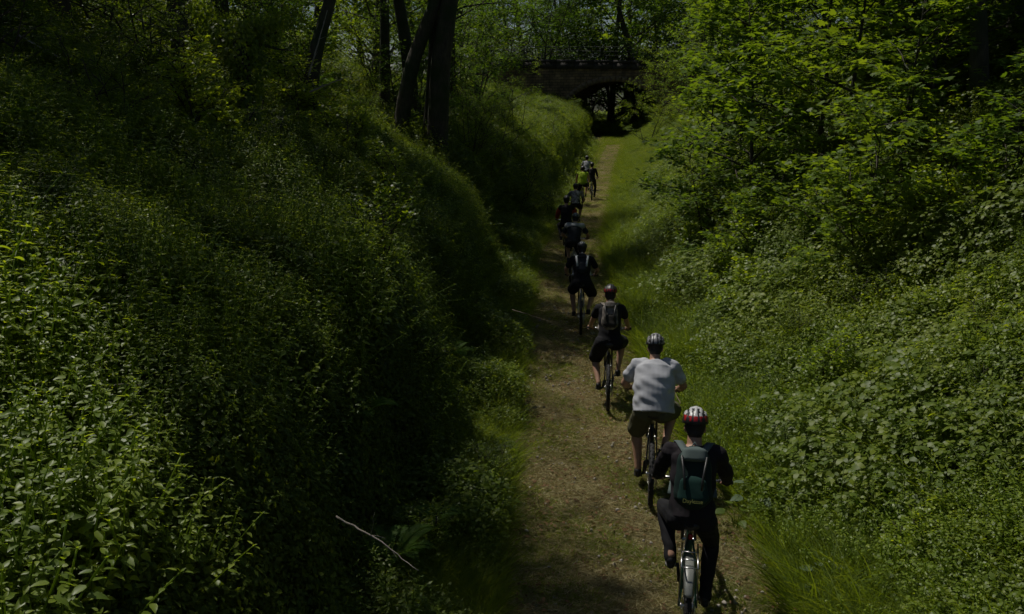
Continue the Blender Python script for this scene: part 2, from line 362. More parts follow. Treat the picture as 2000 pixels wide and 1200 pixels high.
def proto_grass(seed, n=45, h=.4, rad=.1, w=.006, bend=.5, spread=.35, flop=0):
    g = np.random.default_rng(seed); mb = MB()
    r = rad*np.sqrt(g.random(n)); a = g.random(n)*6.283; pos = np.stack([r*np.cos(a), r*np.sin(a), np.zeros(n)-.01], -1)
    d = np.stack([np.cos(a)*spread, np.sin(a)*spread, np.ones(n)], -1)+g.normal(size=(n, 3))*[.25, .25, .05]
    L = h*g.uniform(.45, 1.15, n); b = np.stack([np.cos(a), np.sin(a), -np.ones(n)*.6], -1)*(L*bend*g.uniform(.3, 1.2, n))[:, None]
    b[:, 0] += flop*L; b[:, 2] -= flop*L*.7
    V, T, rr = blades(pos, d, L, np.full(n, w)*g.uniform(.7, 1.4, n), b, 4 if n < 60 else 3, rng=g); mb.add(V, T, rr)
    return mb
def proto_litter(seed, n=60, rad=.16):
    g = np.random.default_rng(seed); mb = MB()
    pos = np.stack([g.normal(size=n)*rad*.6, g.normal(size=n)*rad*.6, g.uniform(.004, .03, n)], -1); a = g.random(n)*6.283
    d = np.stack([np.cos(a), np.sin(a), g.uniform(-.08, .35, n)], -1); L = g.uniform(.04, .14, n)
    V, T, rr = blades(pos, d, L, g.uniform(.003, .006, n), np.stack([g.normal(size=n)*.03, g.normal(size=n)*.03, -L*.15], -1), 2, rng=g); mb.add(V, T, rr)
    return mb
def proto_fallen(seed, n=16, rad=.22):
    g = np.random.default_rng(seed); mb = MB(); pos = np.stack([g.normal(size=n)*rad, g.normal(size=n)*rad, g.uniform(.012, .035, n)], -1); a = g.random(n)*6.283
    L = g.uniform(.025, .06, n); V, T, r = leaves(pos, np.stack([np.cos(a), np.sin(a), g.uniform(-.2, .3, n)], -1), np.tile([0, 0, 1.], (n, 1))+g.normal(size=(n, 3))*.4, L, L*.7, 'quadl', rng=g); mb.add(V, T, r)
    for k in range(3):
        q = g.normal(size=2)*rad; b = g.random()*6.28; l = g.uniform(.08, .2); mb.add(*tube_arr(np.array([[q[0], q[1], .015], [q[0]+l*math.cos(b), q[1]+l*math.sin(b), .025]]), [.003, .0015], 4), .6)
    return mb
def proto_stone(seed):
    g = np.random.default_rng(seed); mb = MB()
    for k in range(5): V, T = ball_arr((0, 0, 0), g.uniform(.008, .022, 3), 8, 5); V = V*(1+.15*g.normal(size=(len(V), 1)))+[g.normal()*.2, g.normal()*.2, .004]; mb.add(V, T, g.random())
    return mb
def protoset(fn, seeds, mat, name, **kw):
    col = bpy.data.collections.new(name)
    for s in seeds: col.objects.link(fn(s, **kw).build(name, M[mat], hidden=True))
    return col
def scatter(name, col, X, Y, scale, label, tilt=.5, rng=None, dz=0., yaw=None, cat=None, N3=None, Z=None):
    X = np.asarray(X); Y = np.asarray(Y); n = len(X); nproto = len(col.objects)
    nr = gnormal(X, Y)*tilt+np.array([0, 0, 1-tilt]) if N3 is None else N3
    nr = norm(nr+rng.normal(size=(n, 3))*.08); P = np.stack([X, Y, (tz(X, Y) if Z is None else Z)+dz], -1)
    yaw = rng.random(n)*6.283 if yaw is None else yaw
    # build rotation: z->nr, then yaw
    xa = np.stack([np.cos(yaw), np.sin(yaw), np.zeros(n)], -1); xa = norm(xa-nr*(xa*nr).sum(-1, keepdims=True)); ya = np.cross(nr, xa)
    # euler XYZ of matrix columns xa, ya, nr
    ey = np.arcsin(np.clip(-xa[:, 2], -1, 1)); ex = np.arctan2(ya[:, 2], nr[:, 2]); ez = np.arctan2(xa[:, 1], xa[:, 0])
    me = bpy.data.meshes.new(name); me.vertices.add(n); me.vertices.foreach_set('co', P.astype(np.float32).ravel())
    a = me.attributes.new('rot', 'FLOAT_VECTOR', 'POINT'); a.data.foreach_set('vector', np.stack([ex, ey, ez], -1).astype(np.float32).ravel())
    a = me.attributes.new('scl', 'FLOAT', 'POINT'); a.data.foreach_set('value', np.broadcast_to(scale, (n,)).astype(np.float32).copy())
    a = me.attributes.new('idx', 'INT', 'POINT'); a.data.foreach_set('value', rng.integers(0, nproto, n).astype(np.int32))
    o = bpy.data.objects.new(name, me); C.objects.link(o)
    g = bpy.data.node_groups.new(name, 'GeometryNodeTree')
    g.interface.new_socket('Geometry', in_out='INPUT', socket_type='NodeSocketGeometry'); g.interface.new_socket('Geometry', in_out='OUTPUT', socket_type='NodeSocketGeometry')
    gi = g.nodes.new('NodeGroupInput'); go = g.nodes.new('NodeGroupOutput'); ip = g.nodes.new('GeometryNodeInstanceOnPoints')
    ci = g.nodes.new('GeometryNodeCollectionInfo'); ci.inputs['Collection'].default_value = col; ci.inputs['Separate Children'].default_value = True; ci.inputs['Reset Children'].default_value = True
    def na(nm, t):
        q = g.nodes.new('GeometryNodeInputNamedAttribute'); q.data_type = t; q.inputs['Name'].default_value = nm; return [s for s in q.outputs if s.enabled and s.name == 'Attribute'][0]
    L = g.links.new
    L(gi.outputs[0], ip.inputs['Points']); L(ci.outputs[0], ip.inputs['Instance']); ip.inputs['Pick Instance'].default_value = True
    L(na('idx', 'INT'), ip.inputs['Instance Index']); L(na('scl', 'FLOAT'), ip.inputs['Scale'])
    e2r = g.nodes.new('FunctionNodeEulerToRotation'); L(na('rot', 'FLOAT_VECTOR'), e2r.inputs[0]); L(e2r.outputs[0], ip.inputs['Rotation'])
    L(ip.outputs[0], go.inputs[0])
    md = o.modifiers.new('scatter', 'NODES'); md.node_group = g
    tag(o, label, cat, kind='stuff')
    return o
def rand_pts(rng, y0, y1, s0, s1, n, p=1.0, mask=None, pad=160):
    """n random points in path coordinates; p>1 biases to near; culled to what the place's view can reach plus a margin"""
    y = y0+(y1-y0)*rng.random(n)**p
    a = s0(y) if callable(s0) else s0; b = s1(y) if callable(s1) else s1
    s = a+(b-a)*rng.random(n); x = pc(y)+s
    px, py, f = project(np.stack([x, y, tz(x, y)+.3], -1)); k = (px > -pad) & (px < 2000+pad) & (py < 1500) & (f > .5)
    if mask is not None: k &= mask(x, y, s)
    return x[k], y[k]
# ---------------------------------------------------------------- bridge
def masonry_mat():
    m, nt, b = newmat('coursed_stone'); tc = N(nt, 'ShaderNodeTexCoord')
    mp = N(nt, 'ShaderNodeMapping'); mp.inputs['Rotation'].default_value = (R(90), 0, 0); nt.links.new(tc.outputs['Object'], mp.inputs[0])
    br = N(nt, 'ShaderNodeTexBrick'); nt.links.new(mp.outputs[0], br.inputs['Vector'])
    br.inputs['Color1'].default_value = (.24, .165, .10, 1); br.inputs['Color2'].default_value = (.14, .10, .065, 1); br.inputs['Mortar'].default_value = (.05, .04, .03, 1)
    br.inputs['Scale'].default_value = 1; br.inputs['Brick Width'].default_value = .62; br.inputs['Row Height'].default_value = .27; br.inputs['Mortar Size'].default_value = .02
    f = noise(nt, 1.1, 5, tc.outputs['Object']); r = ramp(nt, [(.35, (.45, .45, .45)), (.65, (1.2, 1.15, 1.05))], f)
    c = mixc(nt, br.outputs[0], r.outputs[0], 1.0, 'MULTIPLY'); nt.links.new(c, b.inputs['Base Color']); b.inputs['Roughness'].default_value = .92
    bp = N(nt, 'ShaderNodeBump'); bp.inputs['Distance'].default_value = .04; nt.links.new(br.outputs['Fac'], bp.inputs['Height']); bp.invert = True; nt.links.new(bp.outputs[0], b.inputs['Normal'])
    return m
def build_bridge():
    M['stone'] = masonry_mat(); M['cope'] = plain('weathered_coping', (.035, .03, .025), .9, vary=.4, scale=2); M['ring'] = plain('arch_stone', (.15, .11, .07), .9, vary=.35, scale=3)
    M['rail'] = plain('grey_railing_paint', (.06, .065, .06), .7, .1)
    base = empty('stone_bridge', (10.1, 90, .35), (0, 0, R(-24)))
    tag(base, 'dark stone arch bridge with iron railing crossing the cutting ahead', 'bridge')
    D = 5.0; r0 = 5.4; zc = 1.6; xs = np.unique(np.concatenate([np.linspace(-16, -r0, 12), -r0*np.cos(np.linspace(0, math.pi, 41)), np.linspace(r0, 16, 12)]))
    def low(x): return np.where(np.abs(x) <= r0, zc+1.0+3.9*np.sqrt(np.clip(1-(x/r0)**2, 0, 1)), -2.0)
    def top(x): return 8.3-.03*x
    mb = MB(); eps = 1e-4
    # wall faces as vertical strips; the jump at the springing is the side of the opening
    for yy, fl in ((0, 1), (D, -1)):
        for a, b in zip(xs[:-1], xs[1:]):
            inside = abs((a+b)/2) < r0; la = zc+1.0+3.9*math.sqrt(max(0, 1-(a/r0)**2)) if inside else -2.; lb = zc+1.0+3.9*math.sqrt(max(0, 1-(b/r0)**2)) if inside else -2.
            V = [[a, yy, la], [b, yy, lb], [b, yy, top(b)], [a, yy, top(a)]]; mb.add(V, [[0, 1, 2, 3]] if fl > 0 else [[3, 2, 1, 0]])
    for a, b in zip(xs[:-1], xs[1:]):
        if abs((a+b)/2) < r0:
            la = zc+1.0+3.9*math.sqrt(max(0, 1-(a/r0)**2)); lb = zc+1.0+3.9*math.sqrt(max(0, 1-(b/r0)**2))
            mb.add([[a, 0, la], [a, D, la], [b, D, lb], [b, 0, lb]], [[0, 1, 2, 3]])
        mb.add([[a, 0, top(a)], [b, 0, top(b)], [b, D, top(b)], [a, D, top(a)]], [[0, 1, 2, 3]])
    for sgn in (-1, 1):
        x = sgn*r0; mb.add([[x, 0, -2], [x, D, -2], [x, D, zc+1.0], [x, 0, zc+1.0]], [[0, 1, 2, 3]])
        x = sgn*16; mb.add([[x, 0, -2], [x, D, -2], [x, D, top(x)], [x, 0, top(x)]], [[0, 1, 2, 3]])
    mb.build('wall', M['stone'], base)
    mb = MB(); th = np.linspace(0, math.pi, 30)
    for i in range(29):                      # voussoirs
        a, b = th[i]+.008, th[i+1]-.008; V = []
        for y in (-.06, .5):
            for t, q in ((a, 0), (b, 0), (b, .55), (a, .55)): V.append([-(r0+q)*math.cos(t), y, zc+1.0+(3.9+q)*math.sin(t)])
        mb.add(V, [[0, 1, 2, 3], [7, 6, 5, 4], [0, 4, 5, 1], [2, 6, 7, 3], [1, 5, 6, 2], [0, 3, 7, 4]])
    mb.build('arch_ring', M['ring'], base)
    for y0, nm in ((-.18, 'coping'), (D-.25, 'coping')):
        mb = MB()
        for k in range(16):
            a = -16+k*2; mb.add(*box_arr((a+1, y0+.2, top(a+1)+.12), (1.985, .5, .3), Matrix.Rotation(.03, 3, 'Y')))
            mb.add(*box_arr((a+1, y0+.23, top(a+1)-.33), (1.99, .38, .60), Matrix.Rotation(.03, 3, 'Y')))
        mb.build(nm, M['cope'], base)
    for y0 in (.02, D-.05):
        rl = MB()
        for h in (.45, .85, 1.25):
            P = np.array([[x, y0, top(x)+.27+h] for x in (-16, 0, 16)]); rl.add(*tube_arr(P, .022 if h < 1.2 else .035, 6))
        ro = rl.build('railing', M['rail'], base)
        for k in range(14):
            x = -15.5+k*2.35; pm = MB(); pm.add(*tube_arr([[x, y0, top(x)+.27], [x, y0, top(x)+.27+1.25]], .035, 6)); pm.build('railing_post', M['rail'], ro)
    # brushed deadwood leaning beside the railing
    return base
build_bridge()

# ---------------------------------------------------------------- trees
def branch_path(g, p, d, L, n=6, wob=.12, up=0.):
    P = [np.array(p, float)]; d = norm(np.array(d, float))
    for i in range(n-1):
        d = norm(d+g.normal(size=3)*wob+np.array([0, 0, up])); P.append(P[-1]+d*L/(n-1))
    return np.array(P)
def tree_mesh(seed, H=10, r0=.2, crown0=.3, nl=22, Ll=3.0, ntw=9, Ltw=1.0, nleaf=10, lf=.09, kind='simple', flat=.8, up=.03, lean=(0, 0), droop=.1, stems=1, sub=2, rise0=.35, taperpow=.75):
    g = np.random.default_rng(seed); tr = MB(); lp = []; la = []; ln = []
    for st in range(stems):
        a0 = g.random()*6.28; d0 = np.array([lean[0]+(.35*math.cos(a0) if stems > 1 else 0), lean[1]+(.35*math.sin(a0) if stems > 1 else 0), 1.])
        n = 9; P = branch_path(g, (g.normal()*.08*(stems > 1), g.normal()*.08*(stems > 1), -.3), d0, H*(1 if st == 0 else g.uniform(.6, .95)), n, .05, .02)
        rad = r0*(1-.85*np.linspace(0, 1, n)**.9)*(1 if stems == 1 else .6); rad[0] *= 1.45; tr.add(*tube_arr(P, rad, 9))
        m = nl//stems
        for i in range(m):
            q = crown0+(1-crown0)*(i+g.random())/m; j = q*(n-1); k = min(int(j), n-2); p = P[k]+(P[k+1]-P[k])*(j-k)
            az = i*2.4+g.normal()*.4; ll = Ll*(1-(q-crown0)/(1-crown0+1e-6)*.72)**taperpow*g.uniform(.65, 1.2)
            rr = max(r0*.28*(1-q)+.012, .008)
            B = branch_path(g, p, (math.cos(az), math.sin(az), rise0+q*.5), ll, 6, .13, up); tr.add(*tube_arr(B, np.linspace(rr, .006, 6), 5))
            for t in range(ntw):
                u = .2+.8*(t+g.random())/ntw; j2 = u*5; k2 = min(int(j2), 4); pb = B[k2]+(B[k2+1]-B[k2])*(j2-k2); bd = norm(B[k2+1]-B[k2])
                sd = norm(np.cross(bd, [0, 0, 1]))*(1 if t % 2 else -1); tw = bd*.7+sd*g.uniform(.4, 1.3)+np.array([0, 0, g.normal()*.35-droop]); tl = Ltw*(1.15-u*.6)*g.uniform(.6, 1.3)
                for sb in range(sub):
                    d2 = norm(tw+g.normal(size=3)*[.5, .5, .3]*(sb > 0)); T = branch_path(g, pb, d2, tl, 3, .1)
                    if sb == 0: tr.add(*tube_arr(T, [.006, .004, .002], 3))
                    v = (np.arange(nleaf)+g.random(nleaf))/nleaf; v = .12+.88*v; pos = pb+d2*(v*tl)[:, None]+np.array([0, 0, -droop*.6])*(v*tl)[:, None]**2
                    s2 = norm(np.cross(d2, [0, 0, 1.])); alt = np.where(np.arange(nleaf) % 2, 1., -1.)
                    ax = d2*.6+s2[None]*alt[:, None]*.9+g.normal(size=(nleaf, 3))*[.3, .3, .22]-np.array([0, 0, .18])
                    pos = pos+norm(ax)*lf*.35+g.normal(size=(nleaf, 3))*lf*.25
                    lp.append(pos); la.append(ax); ln.append(np.tile([0, 0, flat], (nleaf, 1))+g.normal(size=(nleaf, 3))*(1-flat*.75))
    lp = np.concatenate(lp); la = np.concatenate(la); ln = np.concatenate(ln); s = lf*g.uniform(.65, 1.35, len(lp))
    cr = MB(); V, T, r = leaves(lp, la, ln, s, s*(.72 if kind != 'maple' else 1), kind, rng=g); cr.add(V, T, r)
    return tr.mesh('trunk', True), cr.mesh('crown')
PT = {}
def reg(key, mat, **kw):
    a, b = tree_mesh(**kw); a.materials.append(M['bark']); b.materials.append(M[mat]); PT[key] = (a, b)
reg('tallA', 'tree', seed=11, H=15, r0=.28, crown0=.3, nl=34, Ll=4.6, ntw=11, Ltw=1.5, nleaf=11, lf=.13)
reg('shade', 'tree', seed=10, H=15, r0=.24, crown0=.52, nl=30, Ll=4.8, ntw=11, Ltw=1.5, nleaf=7, lf=.13)
reg('shadeN', 'tree', seed=9, H=14, r0=.2, crown0=.5, nl=28, Ll=3.3, ntw=11, Ltw=1.3, nleaf=9, lf=.13)
reg('tallB', 'tree', seed=12, H=13, r0=.22, crown0=.22, nl=34, Ll=4.0, ntw=11, Ltw=1.4, nleaf=11, lf=.12)
reg('tallL', 'treelight', seed=13, H=13, r0=.2, crown0=.12, nl=36, Ll=4.0, ntw=11, Ltw=1.3, nleaf=12, lf=.13)
reg('farT', 'treelight', seed=14, H=13, r0=.25, crown0=.1, nl=30, Ll=4.4, ntw=8, Ltw=1.7, nleaf=9, lf=.24, sub=2)
reg('farD', 'tree', seed=24, H=12, r0=.25, crown0=.08, nl=30, Ll=4.4, ntw=8, Ltw=1.7, nleaf=9, lf=.24, sub=2)
reg('maple', 'maple', seed=15, H=4.6, r0=.05, crown0=.12, nl=20, Ll=1.9, ntw=8, Ltw=.75, nleaf=7, lf=.12, kind='maple', flat=.95, droop=.15, up=-.01, rise0=.25)
reg('maple2', 'maple', seed=16, H=3.6, r0=.045, crown0=.1, nl=18, Ll=1.6, ntw=8, Ltw=.65, nleaf=7, lf=.11, kind='maple', flat=.95, droop=.12, up=-.01, rise0=.3, stems=2)
reg('shrub', 'herb', seed=17, H=2.4, r0=.04, crown0=.05, nl=20, Ll=1.2, ntw=8, Ltw=.5, nleaf=9, lf=.065, kind='simple', stems=4, rise0=.5)
reg('shrub2', 'bramble', seed=18, H=1.7, r0=.03, crown0=.05, nl=20, Ll=1.1, ntw=8, Ltw=.45, nleaf=9, lf=.06, kind='simple', stems=5, rise0=.4)
reg('shrub3', 'nettle', seed=21, H=1.8, r0=.03, crown0=.05, nl=24, Ll=.95, ntw=8, Ltw=.45, nleaf=9, lf=.075, kind='quadl', stems=6, rise0=.8, droop=.0)
reg('hazel', 'treelight', seed=19, H=5.5, r0=.06, crown0=.08, nl=28, Ll=2.0, ntw=9, Ltw=.8, nleaf=9, lf=.085, kind='simple', stems=4, flat=.9, rise0=.3)
reg('understory', 'tree', seed=29, H=6, r0=.07, crown0=.06, nl=32, Ll=2.4, ntw=9, Ltw=.9, nleaf=10, lf=.10, kind='simple', stems=3, flat=.85, rise0=.3)
reg('airy', 'treelight', seed=20, H=8, r0=.09, crown0=.3, nl=22, Ll=2.8, ntw=6, Ltw=.9, nleaf=6, lf=.09, kind='simple', stems=3, sub=1)
def tree(key, name, x, y, label, cat, group=None, sc=1., rz=0., lean=(0, 0), dz=0., crown=True, tscale=None):
    sc = sc*1.35 if key == 'shrub3' else sc
    t = empty(name, (x, y, gz(x, y)+dz), (lean[0], lean[1], rz)); t.scale = (sc, sc, sc) if tscale is None else tscale
    a, b = PT[key]; link('trunk', a, None, t); 
    if crown: link('crown', b, None, t)
    return tag(t, label, cat, group)

# the clump of trunks on the left bank, ahead of the camera
def trunk_custom(x, y, pts, r, label, crownkey=None, csc=.72, name='leafy_tree'):
    """a leaning trunk through world points, with its own crown high above"""
    b = Vector((x, y, gz(x, y))); t = empty(name, b); P = np.array([np.array(p)-np.array(b) for p in pts]); P = np.concatenate([[[0, 0, -.4]], P])
    ti = np.linspace(0, len(P)-1, 14); Pi = np.stack([np.interp(ti, np.arange(len(P)), P[:, i]) for i in range(3)], -1)
    for _ in range(2): Pi[1:-1] = (Pi[:-2]+2*Pi[1:-1]+Pi[2:])/4
    rad = r*np.linspace(1.15, .55, 14); rad[0] = r*1.6; g = np.random.default_rng(int(abs(x)*100)); mb = MB(); mb.add(*tube_arr(Pi, rad, 10))
    top = Pi[-1]; lp = []; la = []; ln = []
    for i in range(26):
        az = i*2.4; zz = g.random(); st = Pi[-1]+(Pi[-4]-Pi[-1])*zz; B = branch_path(g, st, (math.cos(az), math.sin(az), .1+.6*(1-zz)), g.uniform(2.2, 4.2)*csc, 6, .15, .02); mb.add(*tube_arr(B, np.linspace(.06, .008, 6), 5))
        for k in range(12):
            u = .25+.75*g.random(); j = u*5; k2 = min(int(j), 4); pb = B[k2]+(B[k2+1]-B[k2])*(j-k2); m = 12
            d2 = norm(g.normal(size=3)*[1, 1, .4]); v = g.random(m); pos = pb+d2*(v*1.3)[:, None]+g.normal(size=(m, 3))*.14
            lp.append(pos); la.append(d2+g.normal(size=(m, 3))*.6); ln.append(np.tile([0, 0, 1.], (m, 1))+g.normal(size=(m, 3))*.4)
    mb.build('trunk', M['bark'], t, True); lp = np.concatenate(lp); s = .13*g.uniform(.6, 1.3, len(lp)); cr = MB(); cr.add(*leaves(lp, np.concatenate(la), np.concatenate(ln), s, s*.72, 'simple', rng=g)); cr.build('crown', M['tree'], t)
    return tag(t, label, 'tree')
YL = 27
def tw(*pp, Y=YL): return [at(px, py, Y+dy) for px, py, dy in pp]
def on(px, Y): p = at(px, 300, Y); return p.x, p.y
x, y = on(852, YL); trunk_custom(x, y, tw((858, 120, 0), (880, 0, 0), (890, -160, 0), (840, -330, 0)), .30, 'thick dark trunk, the nearest and rightmost of the trunks on the left bank')
x, y = on(832, YL+.4); trunk_custom(x, y, tw((848, 100, .4), (846, -20, .4), (760, -300, .4)), .17, 'slim dark trunk rising straight from the foot of the thickest trunk')
x, y = on(775, YL); trunk_custom(x, y, tw((800, 130, 0), (842, 30, 0), (870, -60, 0), (850, -300, 0)), .22, 'brown trunk leaning steeply to the right across the other trunks')
x, y = on(812, YL+2.5); trunk_custom(x, y, tw((800, 130, 2.5), (782, 20, 2.5), (765, -80, 2.5), (700, -300, 2.5)), .22, 'mossy trunk leaning slightly left behind the steeply leaning one')
x, y = on(752, YL+5); trunk_custom(x, y, tw((752, 60, 5), (750, -60, 5), (700, -260, 5)), .18, 'straight slim trunk, lit green behind, leftmost of the close trunks')
x, y = on(598, 20); trunk_custom(x, y, tw((612, 110, 0), (640, 20, 0), (660, -60, 0), (640, -300, 0), Y=20), .16, 'dark leaning trunk with pale bare stems beside a hollow')

x, y = on(1912, 15.5); trunk_custom(x, y, tw((1912, 60, 0), (1910, -20, 0), (1900, -300, 0), Y=15.5), .15, 'thick dark trunk in the top right corner of the photo', csc=.6)
x, y = on(1738, 20); trunk_custom(x, y, tw((1735, 150, 0), (1725, 40, 0), (1710, -60, 0), (1700, -300, 0), Y=20), .10, 'slim dark trunk rising behind the right thicket', csc=.5)
rng = np.random.default_rng(5)
# overhanging shade trees on the left bank
for i, (k, x, y, sc, rz, lb) in enumerate([
    ('tallA', -10.5, 16.0, 1.0, .3, 'tall broadleaf tree high on the left bank, shading the nettles below it'),
    ('tallB', -7.4, 20.5, .95, 1.7, 'broadleaf tree at the left, behind the ivy covered stump'),
    ('tallB', -12.5, 20.0, 1.1, 2.9, 'broadleaf tree in the top left corner of the photo'),
    ('tallA', -8.0, 25.0, 1.0, 4.0, 'dark broadleaf tree standing behind the dark hollow on the left bank'),
    ('tallL', -5.5, 36.0, .9, 5.0, 'sunlit tree glowing green behind the left trunks'),
    ('tallL', -9.5, 33.0, .95, 1.0, 'sunlit tree behind and left of the straight slim trunk'),
    ('tallA', -2.6, 38.0, .8, 2.2, 'tree on the left bank whose branches hang over the left end of the bridge'),
    ('tallB', -14, 30.0, 1.1, .9, 'broadleaf tree far up the left bank, behind the corner tree'),
    ('shadeN', -7.7, 12.8, 1.05, .6, 'tall tree high at the left edge, its crown above the photo'),
    ('shade', -9.4, 19.0, .95, 2.6, 'tall straight tree left of the ivy covered stump, crown above the photo'),
    ('shadeN', -8.8, 24.5, .95, 4.6, 'tall straight tree left of the close trunks, crown above the photo'),
    ('tallL', -5.0, 49.0, .9, 3.0, 'tree between the left trunks and the bridge'),
]):
    tree(k, 'broadleaf_tree', x, y, lb, 'tree', 'trees along the top of the left bank', sc, rz)
for x, y, sc, rz, lb in [(-9, 20, .8, 1.3, 'bushy young tree in the dark upper left'), (-11.5, 17, .8, 2.3, 'bushy young tree at the upper left edge'), (-8.5, 28, .9, .3, 'bushy young tree behind the hollow'), (-11.5, 25, 1., 4.3, 'bushy young tree far up the left slope'), (-5, 34, .8, 3.3, 'bushy young tree behind the close trunks'), (-3.2, 40, .9, 1.3, 'bushy young tree between the trunks and the mound'), (-14.5, 21, 1, 3, 'bushy young tree in the top left corner'), (-1.4, 30.5, .62, .4, 'bushy young tree right of the thickest trunk on the left bank'), (-.5, 41, .55, 2, 'leafy young tree at the left end of the bridge'), (-3.6, 30, .45, 1, 'low leafy bush between the leaning trunks'),
                     (-6.4, 23.5, .45, 3, 'low leafy bush in front of the straight slim trunk'), (-4.6, 27.5, .3, 2.2, 'small leafy bush at the foot of the leaning trunk')]:
    tree('hazel', 'young_tree', x, y, lb, 'young tree', 'young trees on the left bank', sc, rz)
for x, y, sc, rz, lb in [(-.7, 33.5, .72, 3.3, 'leafy tree overhanging the crest of the bank mound'), (.1, 40.5, .7, 4.3, 'leafy tree on the crest just left of the bridge'), (-1.5, 30.2, .66, 5.3, 'leafy tree right behind the thickest trunk'), (-5.2, 21.5, .55, .8, 'leafy thicket in front of the dark leaning trunk'), (-7.2, 18.0, .7, 1.9, 'leafy thicket behind the ivy covered stump'), (-9.4, 15.6, .8, 2.9, 'leafy thicket on the dark upper left slope'), (-10.8, 21, 1.1, 3.9, 'tall leafy thicket at the top left'), (-6.6, 25, .8, 4.9, 'leafy thicket left of the straight slim trunk'), (-4.2, 24.2, .35, 5.9, 'low thicket below the straight slim trunk'), (-2.4, 27.8, .4, .2, 'low thicket at the foot of the thickest trunk'), (-1.0, 31, .55, 4.2, 'leafy thicket right of the thickest trunk'), (-8.2, 31, 1.1, 5.2, 'tall leafy thicket behind the slim trunks'), (-3.4, 29.5, .8, 2.5, 'tall leafy thicket glowing behind the leaning trunks'),(.2, 33, .62, .4, 'bushy tree overhanging the bank right of the thickest trunk'), (-1.7, 36.5, .95, 2.4, 'leafy tree filling the gap between the thickest trunk and the bridge'), (-3.8, 46, .9, 2, 'leafy tree before the bridge railing on the left'), (-3.2, 34, .9, 5, 'leafy tree behind the thickest trunk'),
                     (-6.5, 29.5, .8, 4, 'leafy tree glimpsed between the straight trunk and the dark leaning one'), (-2.6, 42, 1.1, .9, 'taller leafy tree beyond the thickest trunk')]:
    tree('hazel' if sc < .8 else 'understory', 'young_tree', x, y, lb, 'young tree', 'young trees on the left bank', sc, rz)
# trees beyond the bridge
for i in range(9):
    x = 0+i*2.8; tree('understory', 'young_tree', x, 97+(i % 3)*2, 'young tree close behind the bridge, number %s from the left along the railing' % ('one', 'two', 'three', 'four', 'five', 'six', 'seven', 'eight', 'nine')[i], 'young tree', 'young trees close behind the bridge', 2.4+.5*math.sin(i*2), i)
ORD = ('first', 'second', 'third', 'fourth', 'fifth', 'sixth', 'seventh', 'eighth', 'ninth', 'tenth', 'eleventh', 'twelfth', 'thirteenth', 'fourteenth', 'fifteenth', 'sixteenth', 'seventeenth', 'eighteenth')
cnt = {'farT': 0, 'farD': 0}
for i in range(27):
    x = -14+i*2.1+rng.random()*1.6; y = (103+rng.random()*26+(i % 3)*6) if i != 12 else 101; k = 'farT' if i % 3 else 'farD'; o_ = ORD[cnt[k]]; cnt[k] += 1
    tree(k, 'distant_tree', x, y, o_+' pale green tree from the left in the wood beyond the bridge' if k == 'farT' else o_+' dark green tree from the left in the wood beyond the bridge', 'tree', 'trees beyond the bridge' if k == 'farT' else 'dark trees beyond the bridge', rng.uniform(1.35, 1.9), rng.random()*6)
for x, y, sc, lb in [(-5, 80, 1.2, 'tree in front of the left end of the bridge'), (-2.5, 66, .9, 'tree on the left bank between the clump of trunks and the bridge'), (-9, 60, 1.0, 'tree deep behind the left trunks'), (-15, 52, 1.1, 'tree far behind the upper left slope')]:
    tree('farT', 'background_tree', x, y, lb, 'tree', 'background trees on the left', sc, rng.random()*6)
for i in range(16):
    x = -34+(i % 8)*3.2+rng.random(); y = 48+(i//8)*16+rng.random()*10
    tree('farT' if i % 3 else 'farD', 'background_tree', x, y, ORD[i % 8]+' tree from the left in the %s row of the wood behind the left bank' % ('nearer', 'farther')[i//8], 'tree', 'wood behind the left bank', rng.uniform(.9, 1.2), rng.random()*6)
for i in range(12):
    x = 17+(i % 6)*3.6+rng.random(); y = 44+(i//6)*22+rng.random()*8
    tree('farT' if i % 3 else 'farD', 'background_tree', x, y, ORD[i % 6]+' tree from the left in the %s row of the wood behind the right bank' % ('nearer', 'farther')[i//6], 'tree', 'wood behind the right bank', rng.uniform(.9, 1.2), rng.random()*6)
# right bank
for k, x, y, sc, rz, lb in [('hazel', 10.1, 66, .95, 0, 'leafy bush in front of the right half of the bridge arch'), ('hazel', 12.6, 64, 1.15, 2, 'tall bush right of the bridge arch'),
    ('hazel', 12.9, 71, 1.35, 3, 'tall bush covering the right end of the bridge'), ('airy', 14.2, 60, 1.0, 1, 'thin many-stemmed tree with sparse leaves right of the bridge'), ('farT', 20, 72, 1.0, 2, 'tree behind the thin tree right of the bridge'), ('farT', 17, 84, 1.0, 2.5, 'tree beside the right end of the bridge'),
    ('tallL', 13.5, 38, .8, 1, 'light green tree on the ridge of the right bank'), ('tallL', 12.5, 29, .75, 2, 'light green tree above the maple thicket'), ('tallL', 17.5, 34, .9, 3, 'light tree behind the maple thicket'),
    ('farT', 13.5, 97, 1.9, 1, 'tall pale tree closing the view above the bridge'),
    ('tallB', 15.5, 22, .85, 4, 'darker tree at the top of the right bank, behind the slim trunk'), ('tallB', 12.0, 15.5, .8, 5, 'dark tree in the top right corner'), ('tallA', 9.8, 17.6, .9, .7, 'tree with the thick dark trunk at the top right'),
    ('tallB', 10.2, 22.5, .7, 2.7, 'tree with the slim dark trunk above the thicket'), ('tallL', 19, 50, .9, 1.2, 'light tree far along the right bank')]:
    tree(k, 'hazel_bush' if k == 'hazel' else 'broadleaf_tree', x, y, lb, 'bush' if k == 'hazel' else 'tree', None, sc, rz)
